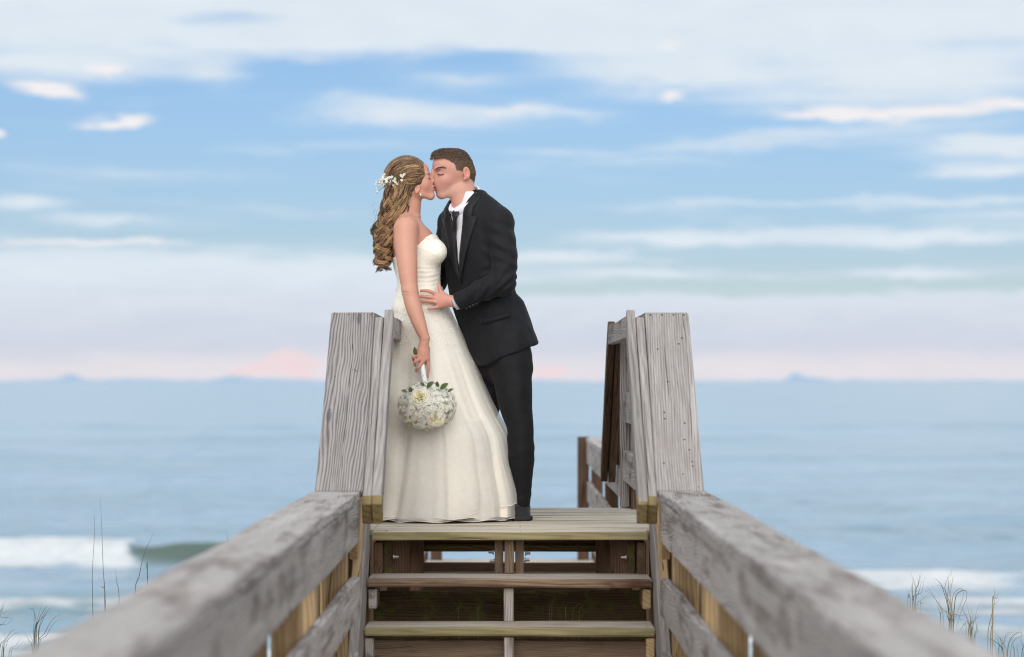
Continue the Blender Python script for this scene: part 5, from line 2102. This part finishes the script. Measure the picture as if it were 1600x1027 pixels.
    v.chain([W(797, 560, -.04), W(802, 600, -.06), W(806.5, 636, -.072), W(812.5, 664, -.083), W(814.5, 690, -.088), W(815.5, 718, -.086), W(816, 752, -.076), W(814.5, 789, -.062), W(814.5, 806, -.062)],
            [.098, .089, .078, .066, .0635, .0605, .0475, .041, .041], .03)
    v.chain([W(778, 562, .09), W(766, 610, .105), W(755, 655, .115), W(750, 700, .12), W(748, 745, .12), W(748, 790, .12), W(748, 806, .12)],
            [.092, .079, .067, .060, .052, .048, .048], .02)
    v.halfspace((0, PD, pz(789.5)), (0, 0, -1), .003)
    a, f = v.mesh('trousers')
    a = relax(a, f, 2, .5)
    n = vnormals(a, f)
    px, py = to_px(a)
    near = a[:, 1] < PD + .03
    kn = np.exp(-((py - 700) / 24) ** 2) * near
    d = kn * .0016 * np.sin(py * .22 + px * .12 + 6 * noise3(a, 8, 3, 2))
    an_ = np.exp(-((py - 772) / 14) ** 2)
    d += an_ * .0012 * np.sin(py * .34 + px * .1 + 6 * noise3(a, 9, 4, 2))
    d += .014 * noise3(a * np.array([1, 1, .25]), 9, 9, 2) + .006 * noise3(a, 16, 19, 2)
    # pressed crease down the front of the near leg
    a = a + n * d[:, None]
    link('trousers', mesh_np('trousers', a, f), TROU, root)

    # shoes
    for (heel, toe, lift) in ((W(817.5, 812, -.055), W(735, 818, -.135), 0), (W(752, 806, .13), W(668, 806, .06), 0)):
        heel = heel.copy(); toe = toe.copy()
        heel[2] = toe[2] = 0.0
        dr = toe - heel
        L = .295
        dr /= np.linalg.norm(dr)
        sdv = np.array([-dr[1], dr[0], 0])
        q = lambda t, h, s=0.0: heel + dr * (t * L) + np.array([0, 0, h]) + sdv * s
        lo = np.minimum(q(-.2, 0), q(1.1, 0)) - .08
        hi = np.maximum(q(-.2, .13), q(1.1, .13)) + .08
        v = Vol(lo, hi, .004)
        v.chain([q(.02, .05), q(.10, .055), q(.30, .05), q(.55, .040), q(.78, .034), q(.93, .030)], [.036, .039, .040, .042, .036, .022], .01)
        for sg in (-1, 1):
            v.chain([q(-.015, .022, sg * .012), q(.2, .022, sg * .012), q(.5, .022, sg * .016), q(.75, .022, sg * .015), q(.92, .020, sg * .004)], [.027, .027, .029, .028, .020], .012)
        v.rc(q(.02, .06), q(.05, .098), .036, .034, .02)
        v.rc(q(.12, .06), q(.16, .085), .036, .034, .02)
        v.halfspace(q(0, .012), (0, 0, -1), .004)
        # throat line between quarter and vamp
        for s in (-1, 1):
            v.chain([q(.02, .06, s * .041), q(.18, .045, s * .043), q(.34, .07, s * .036)], [.003, .0032, .003], .004, mode='cut')
        a, f = v.mesh('shoe')
        a = relax(a, f, 1, .4)
        so = link('shoe', mesh_np('shoe', a, f), SHOE, root)
        v = Vol(lo - (0, 0, .02), hi, .004)
        for s in (-1, 1):
            v.chain([q(-.05, .008, s * .012), q(.2, .008, s * .014), q(.5, .008, s * .018), q(.75, .008, s * .018), q(.94, .008, s * .006)], [.028, .03, .034, .032, .024], .01)
        def slab(X, Y, Z):
            t = ((X - heel[0]) * dr[0] + (Y - heel[1]) * dr[1]) / L
            hh = np.where(t < .20, -.003, np.where(t < .44, .013, .001))
            return (np.maximum(Z - .020, hh - Z) + 0 * t).astype(np.float32)
        v.op(slab, lo - 1, hi + 1, .003, 'and')
        a, f = v.mesh('sole')
        link('sole', mesh_np('sole', a, f), SOLE, so)


groom = build_groom()

# ------------------------------------------------------------------ bouquet, hair flowers, dune grass
def petal_mat(name, c_edge, c_core):
    m, t, b = new_mat(name)
    k = t.n('ShaderNodeAttribute', attribute_name='core').outputs['Fac']
    co = t.n('ShaderNodeTexCoord').outputs['Object']
    n = t.noise(co, 60, 3, .6)
    c = t.mix(t.m('ADD', k, t.m('MULTIPLY', t.m('SUBTRACT', n, .5), .35)), c_edge, c_core)
    t.put(b.inputs['Base Color'], c)
    b.inputs['Roughness'].default_value = .6
    # petals let part of the light through
    tl = t.n('ShaderNodeBsdfTranslucent')
    t.put(tl.inputs[0], c)
    mx = t.n('ShaderNodeMixShader')
    mx.inputs[0].default_value = .15
    nt = m.node_tree
    nt.links.new(b.outputs[0], mx.inputs[1])
    nt.links.new(tl.outputs[0], mx.inputs[2])
    nt.links.new(mx.outputs[0], [n_ for n_ in nt.nodes if n_.type == 'OUTPUT_MATERIAL'][0].inputs[0])
    return m


PETAL = petal_mat('cream petals', (.92, .89, .79), (.86, .76, .38))
PETAL_W = petal_mat('white petals', (.91, .90, .84), (.80, .78, .55))
LEAF = plain('green leaf', (.10, .15, .045), .5, noise_amt=.35, nscale=60)
RIBBON = plain('white satin ribbon', (.82, .82, .84), .35, noise_amt=.06)


def frame_of(n):
    n = np.asarray(n, float)
    n = n / (np.linalg.norm(n) + 1e-9)
    u = np.cross(n, (.21, .35, .9)); u /= np.linalg.norm(u)
    return u, np.cross(n, u), n


def bloom(bag, c, n, r, rng, layers=((5, 1.0, .15), (5, .82, .55), (5, .62, .95), (4, .42, 1.25), (4, .25, 1.45)), core_amt=1.0):
    """cupped rose: rings of curved petals; each ring is (count, reach, closing angle)"""
    u, w, n = frame_of(n)
    for li, (cnt, reach, close) in enumerate(layers):
        a0 = rng.uniform(0, 6.28)
        for k in range(cnt):
            a = a0 + 2 * math.pi * k / cnt + rng.uniform(-.15, .15)
            d = u * math.cos(a) + w * math.sin(a)
            e = -u * math.sin(a) + w * math.cos(a)
            wd = r * reach * rng.uniform(.62, .78)
            ln = r * (.55 + .5 * reach) * rng.uniform(.9, 1.08)
            v, att = [], []
            N1, N2 = 6, 5
            for i in range(N1):
                s = i / (N1 - 1)
                for j in range(N2):
                    q = j / (N2 - 1) * 2 - 1
                    half = wd * (.35 + .65 * math.sin(math.pi * min(1, .15 + s * .72)))
                    cl = close * (1 - .35 * s * s)
                    out = reach * r * .42 + ln * (s * math.cos(cl)) * .62
                    hgt = ln * s * math.sin(cl) * .9 + r * .10 * q * q - (s > .85) * r * .10 * (1 - close * .5)
                    p = np.asarray(c) + d * (out - .10 * r * q * q) + e * half * q + n * (hgt + r * .02 * rng.uniform(-1, 1) * s)
                    v.append(p)
                    att.append(core_amt * (1 - s) * .9 * (li > 0) + core_amt * .12 * li)
            idx = np.arange(N1 * N2).reshape(N1, N2)
            f = np.stack([idx[:-1, :-1], idx[1:, :-1], idx[1:, 1:], idx[:-1, 1:]], -1).reshape(-1, 4)
            bag.add(v, f, np.clip(att, 0, 1))


def leaf_mesh(base, tip, n, width):
    base, tip = np.asarray(base, float), np.asarray(tip, float)
    d = tip - base
    L = np.linalg.norm(d)
    d /= L
    n = np.asarray(n, float)
    e = np.cross(d, n); e /= np.linalg.norm(e)
    n = np.cross(e, d)
    v = []
    for i in range(7):
        s = i / 6
        hw = width * math.sin(math.pi * min(1, s * .92 + .05)) ** .8
        for q in (-1, 0, 1):
            v.append(base + d * L * s + e * hw * q + n * (.18 * hw * abs(q) + .12 * L * math.sin(s * 2.6)))
    idx = np.arange(21).reshape(7, 3)
    f = np.stack([idx[:-1, :-1], idx[1:, :-1], idx[1:, 1:], idx[:-1, 1:]], -1).reshape(-1, 4)
    return mesh_np('leaf', np.array(v), f)


def build_bouquet():
    rng = random.Random(21)
    C = W(667, 634.5, -.350)
    RAD = np.array([.128, .100, .106])
    root = empty('bouquet', tuple(C), 'round bouquet of white and cream flowers hanging head down from a hand', 'bouquet')
    def surf(x, y, push=0.0):
        """point and normal on the near side of the ball at photo (x, y)"""
        q = W(x, y, -.350) - C
        a, b = q[0] / RAD[0], q[2] / RAD[2]
        rr = min(.96, a * a + b * b)
        g = -math.sqrt(1 - rr)
        nn = np.array([a / RAD[0], g / RAD[1], b / RAD[2]]); nn /= np.linalg.norm(nn)
        return C + np.array([a * RAD[0], g * RAD[1], b * RAD[2]]) + nn * push, nn
    # core of stems and greenery
    v = Vol(C - .15, C + .15, .006)
    v.ell(C, RAD * .84, .01)
    a, f = v.mesh('core')
    a = a + vnormals(a, f) * (.010 * noise3(a, 40, 3, 2))[:, None]
    me = mesh_np('flower_mass', a, f)
    attr_float(me, 'core', np.full(len(a), .08))
    link('flower_mass', me, PETAL_W, root)
    # large open blooms
    for (x, y, r) in ((657, 621, .046), (683, 655, .042), (688, 636, .026), (641, 655, .026), (651, 665, .024), (700, 656, .024), (669, 666, .024)):
        p, n = surf(x, y, -.012)
        n = n + np.array([rng.uniform(-.2, .2), -.25, rng.uniform(-.2, .3)])
        bag = Bag()
        bloom(bag, p, n, r, rng, core_amt=1.0 if r > .04 else .45)
        link('bloom', bag.mesh('bloom', attr='core'), PETAL, root)
    # hydrangea florets fill the rest
    bag = Bag()
    for k in range(1500):
        th = math.acos(rng.uniform(-1, 1)); ph = rng.uniform(0, 6.283)
        n = np.array([math.sin(th) * math.cos(ph), math.sin(th) * math.sin(ph), math.cos(th)])
        p = C + n * RAD * rng.uniform(.92, 1.05)
        n = n / RAD; n /= np.linalg.norm(n)
        vt, ft = flower_motif(p, n + np.array([rng.uniform(-.28, .28) for _ in range(3)]), rng.uniform(.008, .0145), rng, 4, .16)
        bag.add(vt, ft, rng.uniform(0, .28))
    o = link('hydrangea', bag.mesh('hydrangea', False, attr='core'), PETAL_W, root)
    o['kind'] = 'stuff'
    # leaves poking out at the top
    for (x0, y0, x1, y1, w) in ((667, 606, 678, 597, .012), (684, 605, 683.5, 595.5, .009), (688, 608, 701, 599.5, .012), (642, 613, 640.5, 604.5, .010), (636, 612, 626.5, 611, .008), (663, 603, 656, 598, .008), (700, 612, 709, 608, .007)):
        p = W(x0, y0, -.43); q = W(x1, y1, -.445)
        link('leaf', leaf_mesh(p, q, (rng.uniform(-.4, .4), -1, .4), w), LEAF, root)
    q = W(646.5, 547, -.31)
    link('leaf', leaf_mesh(W(650, 556, -.285), W(648, 542, -.30), (-.2, -1, .2), .010), LEAF, root)
    # bound stems
    h0, h1 = W(655, 543, -.243), W(664.5, 602, -.305)
    pts = spline([h0, (h0 + h1) / 2 + np.array([0, -.004, 0]), h1], 30)
    vt, ft = tube(pts, .0125 + .0011 * np.sin(np.arange(30) * 2.2), 14)
    handle = link('handle', mesh_np('handle', vt, ft), RIBBON, root)
    bag = Bag()
    for k in range(46):
        t_ = rng.uniform(.62, .97)
        p = h0 + (h1 - h0) * t_
        a_ = rng.uniform(0, 6.28)
        o_ = np.array([math.cos(a_), math.sin(a_), 0]) * .0138
        vt, ft = flower_motif(p + o_, o_, .0026, rng, 4, .6)
        bag.add(vt, ft)
    link('jewels', bag.mesh('jewels', False), SILVER, handle)


def build_hair_flowers():
    rng = random.Random(5)
    c0 = W(612, 287, BH - .08)
    root = empty('hair_flowers', tuple(c0), 'spray of small white flowers pinned in the curled brown hair', 'flowers')
    # each sprig flower is a part
    big = ((609, 284, .019), (601.5, 277.5, .016), (596, 285, .014), (598, 290, .011), (604, 288, .012))
    small = [(615, 279), (617.5, 284.5), (620.5, 286.5), (620, 281.5), (616.5, 290.5), (611.5, 289), (606.5, 291), (608, 294), (612, 294.5), (602, 288.5), (622.5, 289), (630.5, 278.5), (633.5, 275.6), (628.5, 277), (629.5, 284),
             (593, 283), (590.5, 288), (592, 294), (594, 298), (591, 303), (600, 283), (604, 281)]
    def place(x, y):
        # on the near side of her hair
        q = W(x, y, BH)
        CC = W(635.5, 276.5, BH)
        ux, uz = (q[0] - CC[0]) / .102, (q[2] - CC[2]) / .0965
        rr = min(.93, ux * ux + uz * uz)
        uy = -math.sqrt(1 - rr) * .086
        n = np.array([ux / .102, uy / .086 ** 2, uz / .0965]); n /= np.linalg.norm(n)
        return np.array([q[0], PD + BH + uy - .012, q[2]]), n
    for (x, y, r) in big:
        p, n = place(x, y)
        bag = Bag()
        bloom(bag, p, n + np.array([0, -.6, .2]), r, rng, ((5, 1.0, .3), (5, .7, .8), (4, .4, 1.3)), .35)
        link('bloom', bag.mesh('bloom', attr='core'), PETAL_W, root)
    stems = Bag()
    for (x, y) in small:
        p, n = place(x, y)
        p = p + n * rng.uniform(.004, .010)
        bag = Bag()
        r = rng.uniform(.0060, .0080)
        bloom(bag, p, n + np.array([rng.uniform(-.4, .4), -.6, rng.uniform(-.2, .5)]), r, rng, ((5, .85, .75), (5, .6, 1.15), (4, .3, 1.45)), .08)
        link('small_bloom', bag.mesh('small_bloom', attr='core'), PETAL_W, root)
        q, _ = place(608 + (x - 608) * .35, 285 + (y - 285) * .3)
        vt, ft = tube(spline([p, (p + q) / 2 + n * .004, q], 6), .0007, 4)
        stems.add(vt, ft)
    link('stems', stems.mesh('stems'), LEAF, root)
    for (x0, y0, x1, y1) in ((601, 286, 596, 280), (604, 289, 600, 297), (613, 284, 618, 277)):
        p, n = place(x0, y0)
        q, _ = place(x1, y1)
        link('leaf', leaf_mesh(p, q, n, .004), LEAF, root)


GRASS = plain('dune grass blade', (.16, .15, .095), .6, noise_amt=.35, nscale=14)
GRASS_DRY = plain('dry dune grass', (.30, .235, .15), .7, noise_amt=.3, nscale=14)
GRASS_D = plain('dark dune grass', (.075, .09, .072), .6, noise_amt=.3, nscale=14)
DUNE_Z = -1.30


def grass_clump(label, d, blades, mats=(GRASS, GRASS_DRY), thick=.0028, group=None):
    """blades: list of photo polylines from low to tip; each blade is a part that continues down to the sand"""
    x0 = blades[0][0]
    g0 = at(x0[0], x0[1], d)
    g = empty('grass_clump', (g0.x, d, DUNE_Z), label, 'grass', group)
    rng = random.Random(len(label) * 7 + len(blades))
    extra = []
    if len(blades) > 5:
        for bl in blades:      # a thinner companion beside every blade, leaning a little differently
            o_, l_, h_ = rng.uniform(-5, 5), rng.uniform(-4, 4), rng.uniform(2, 14)
            n_ = len(bl) - 1
            extra.append([(x + o_ + l_ * (k_ / n_) ** 2, y + h_ * k_ / n_) for k_, (x, y) in enumerate(bl)])
    for i, bl in enumerate(blades + extra):
        dd = d + rng.uniform(-.12, .12)
        pts = [np.array(at(x, y, dd)) for (x, y) in bl]
        # carry the blade down to the sand, leaning towards the clump's foot
        p0 = pts[0]
        foot = np.array([p0[0] * .9 + g0.x * .1, dd, DUNE_Z - .03])
        if p0[2] - foot[2] > .05:
            pts = [foot, (foot * .5 + p0 * .5) + np.array([rng.uniform(-.01, .01), 0, 0])] + pts
        for k in range(1, len(pts)):
            pts[k] = pts[k] + np.array([0, rng.uniform(-.03, .03), 0])
        P_ = spline(pts, 18)
        u = np.linspace(0, 1, 18)
        vt, ft = tube(P_, thick * .72 * (1.15 - u ** 1.5) * rng.uniform(.8, 1.2), 5, .45)
        link('blade', mesh_np('blade', vt, ft), mats[i % len(mats)], g)
    return g


def build_grass():
    dk = (GRASS_D,)
    grass_clump('two tall thin grass stalks in front of the white breaker', 10.6, [[(143, 968), (143.5, 900), (146, 830), (148, 797)], [(163.5, 950), (162, 890), (158, 830), (157.5, 778)], [(163, 935), (160, 920), (155, 917)]], dk, .0030)
    grass_clump('leaning dark grass stalk with a seed head beside the green wave', 10.8, [[(211, 935), (218, 900), (226, 865), (241, 833)], [(229, 895), (230.5, 888), (231, 884)]], dk, .0030)
    grass_clump('short faint grass stalk between the tall stalks and the leaning one', 11.6, [[(185, 945), (182, 910), (179, 888)]], dk, .0026)
    grass_clump('single grass tip rising over the left railing cap', 11.0, [[(354, 870), (354.5, 850), (354, 829)]], dk, .0026)
    grass_clump('forked bare grass clump at the lower left, highest of the corner tufts', 10.9,
                [[(54, 1015), (54, 985), (52, 955), (46, 951)], [(55, 1010), (58, 975), (66, 942)], [(55, 1000), (60, 970), (69, 952), (76, 946)], [(55, 995), (66, 965), (80, 948)], [(57, 1015), (70, 990), (80, 970), (94, 959)], [(50, 1020), (47, 1000), (38, 987)]], dk, .0026)
    grass_clump('grass tuft cut by the left edge of the picture', 11.2,
                [[(0, 1020), (8, 1000), (20, 985), (27, 983)], [(3, 1027), (7, 1005), (8, 987)], [(-6, 990), (5, 975), (14, 962)], [(-4, 968), (4, 958), (16, 954)], [(12, 1027), (24, 1010), (31, 997)], [(-8, 965), (2, 955), (6, 940)]], dk, .0026)
    grass_clump('low dark reeds seen through the gap of the left railing', 11.4,
                [[(432, 1027), (434, 1000), (430, 975)], [(436, 1027), (439, 995), (444, 968)], [(441, 1027), (438, 1005), (428, 985)], [(438, 1020), (444, 1000), (441, 985)]], (GRASS_D, GRASS), .003)
    mix = (GRASS, GRASS_DRY, GRASS_D)
    grass_clump('slender grass clump nearest the right railing cap', 11.0,
                [[(1428, 955), (1425, 920), (1426, 903)], [(1431, 945), (1432, 920), (1423, 893)], [(1431, 940), (1436, 915), (1438, 895)], [(1430, 950), (1440, 925), (1446, 902)], [(1436, 955), (1442, 938), (1449, 929)], [(1421, 945), (1420, 930), (1421, 922)]], mix, .0026)
    grass_clump('tall arching grass clump with a bent blade, second from the right railing', 11.2,
                [[(1485, 980), (1480, 935), (1478, 915), (1487, 890)], [(1485, 978), (1484, 930), (1487, 905), (1486, 890)], [(1484, 975), (1476, 925), (1466, 908), (1458, 904)], [(1484, 975), (1470, 950), (1455, 925), (1445, 915)],
                 [(1486, 978), (1487, 945), (1492, 928), (1503, 920), (1505, 930), (1496, 955), (1489, 980)], [(1474, 972), (1472, 955), (1468, 937)], [(1485, 975), (1500, 962), (1515, 958)]], mix, .0026)
    grass_clump('bushy grass clump left of the thick seed stalk', 11.1,
                [[(1515, 1000), (1512, 970), (1501, 945)], [(1516, 1000), (1514, 965), (1509, 942)], [(1518, 1000), (1518, 970), (1518, 950)], [(1519, 1005), (1524, 965), (1530, 943)], [(1518, 990), (1522, 968), (1530, 957)], [(1520, 1005), (1527, 985), (1526, 970)], [(1512, 985), (1505, 975), (1499, 990)]], mix, .0028)
    grass_clump('thick dry seed stalk standing alone near the right edge', 10.9,
                [[(1545, 1012), (1547, 980), (1551, 955), (1553, 930), (1555, 917)], [(1546, 1000), (1549, 975), (1552, 965)], [(1550, 958), (1556, 945), (1563, 934)], [(1551, 950), (1557, 935), (1559, 925)], [(1551, 950), (1552, 930), (1556, 919)]], (GRASS_DRY, GRASS), .0030)
    grass_clump('drooping grass tuft in the lower right corner', 11.3,
                [[(1575, 1027), (1580, 1000), (1590, 990), (1597, 989), (1598, 1000)], [(1574, 1027), (1568, 1005), (1556, 991), (1551, 985)], [(1560, 1027), (1560, 1005), (1554, 992)], [(1565, 1027), (1568, 1000), (1575, 990), (1590, 987)], [(1562, 1027), (1566, 1005), (1564, 990)], [(1598, 1027), (1599, 1010), (1592, 996)], [(1585, 1027), (1582, 1010), (1584, 1000)]], mix, .0030)
    grass_clump('low green weeds seen through the gap of the right railing', 11.4,
                [[(1158, 1027), (1160, 1005), (1152, 990)], [(1163, 1027), (1164, 1000), (1168, 985)], [(1166, 1027), (1166, 1008), (1160, 998)], [(1156, 1027), (1153, 1010), (1148, 1000)]], (GRASS, GRASS_DRY), .003)
    grass_clump('wispy dry grass growing behind the stair treads', 10.62,
                [[(848, 965), (847, 945), (849, 925)], [(862, 965), (864, 940), (868, 930)], [(880, 966), (879, 945), (881, 930)], [(895, 967), (899, 950), (905, 943), (909, 950), (910, 966)], [(905, 966), (908, 950), (912, 944)], [(750, 965), (751, 945), (750, 935)], [(718, 965), (717, 948), (716, 935)]], (GRASS_DRY,), .0016)
    # loose grass cover on the dune, below the frame
    rng = np.random.RandomState(4)
    bag = Bag()
    for k in range(2600):
        x, y = rng.uniform(-9, 9), rng.uniform(1, 15)
        if abs(x) < 1.0:
            continue
        lim = EYE - .1138 * y - .10
        z0 = -1.42
        h_ = min(rng.uniform(.08, .4), lim - z0 - .06)
        if h_ < .06:
            continue
        p = np.array([x, y, z0])
        d_ = np.array([rng.randn() * .12, rng.randn() * .12, h_])
        vt, ft = tube(np.array([p, p + d_ * .55, p + d_ + np.array([d_[0], d_[1], -.02])]), [.004, .003, .0006], 3, .4)
        bag.add(vt, ft)
    tag(link('grass', bag.mesh('grass'), GRASS), 'sparse low grass covering the dune sand', 'grass', kind='stuff')


build_bouquet()
build_hair_flowers()
build_grass()
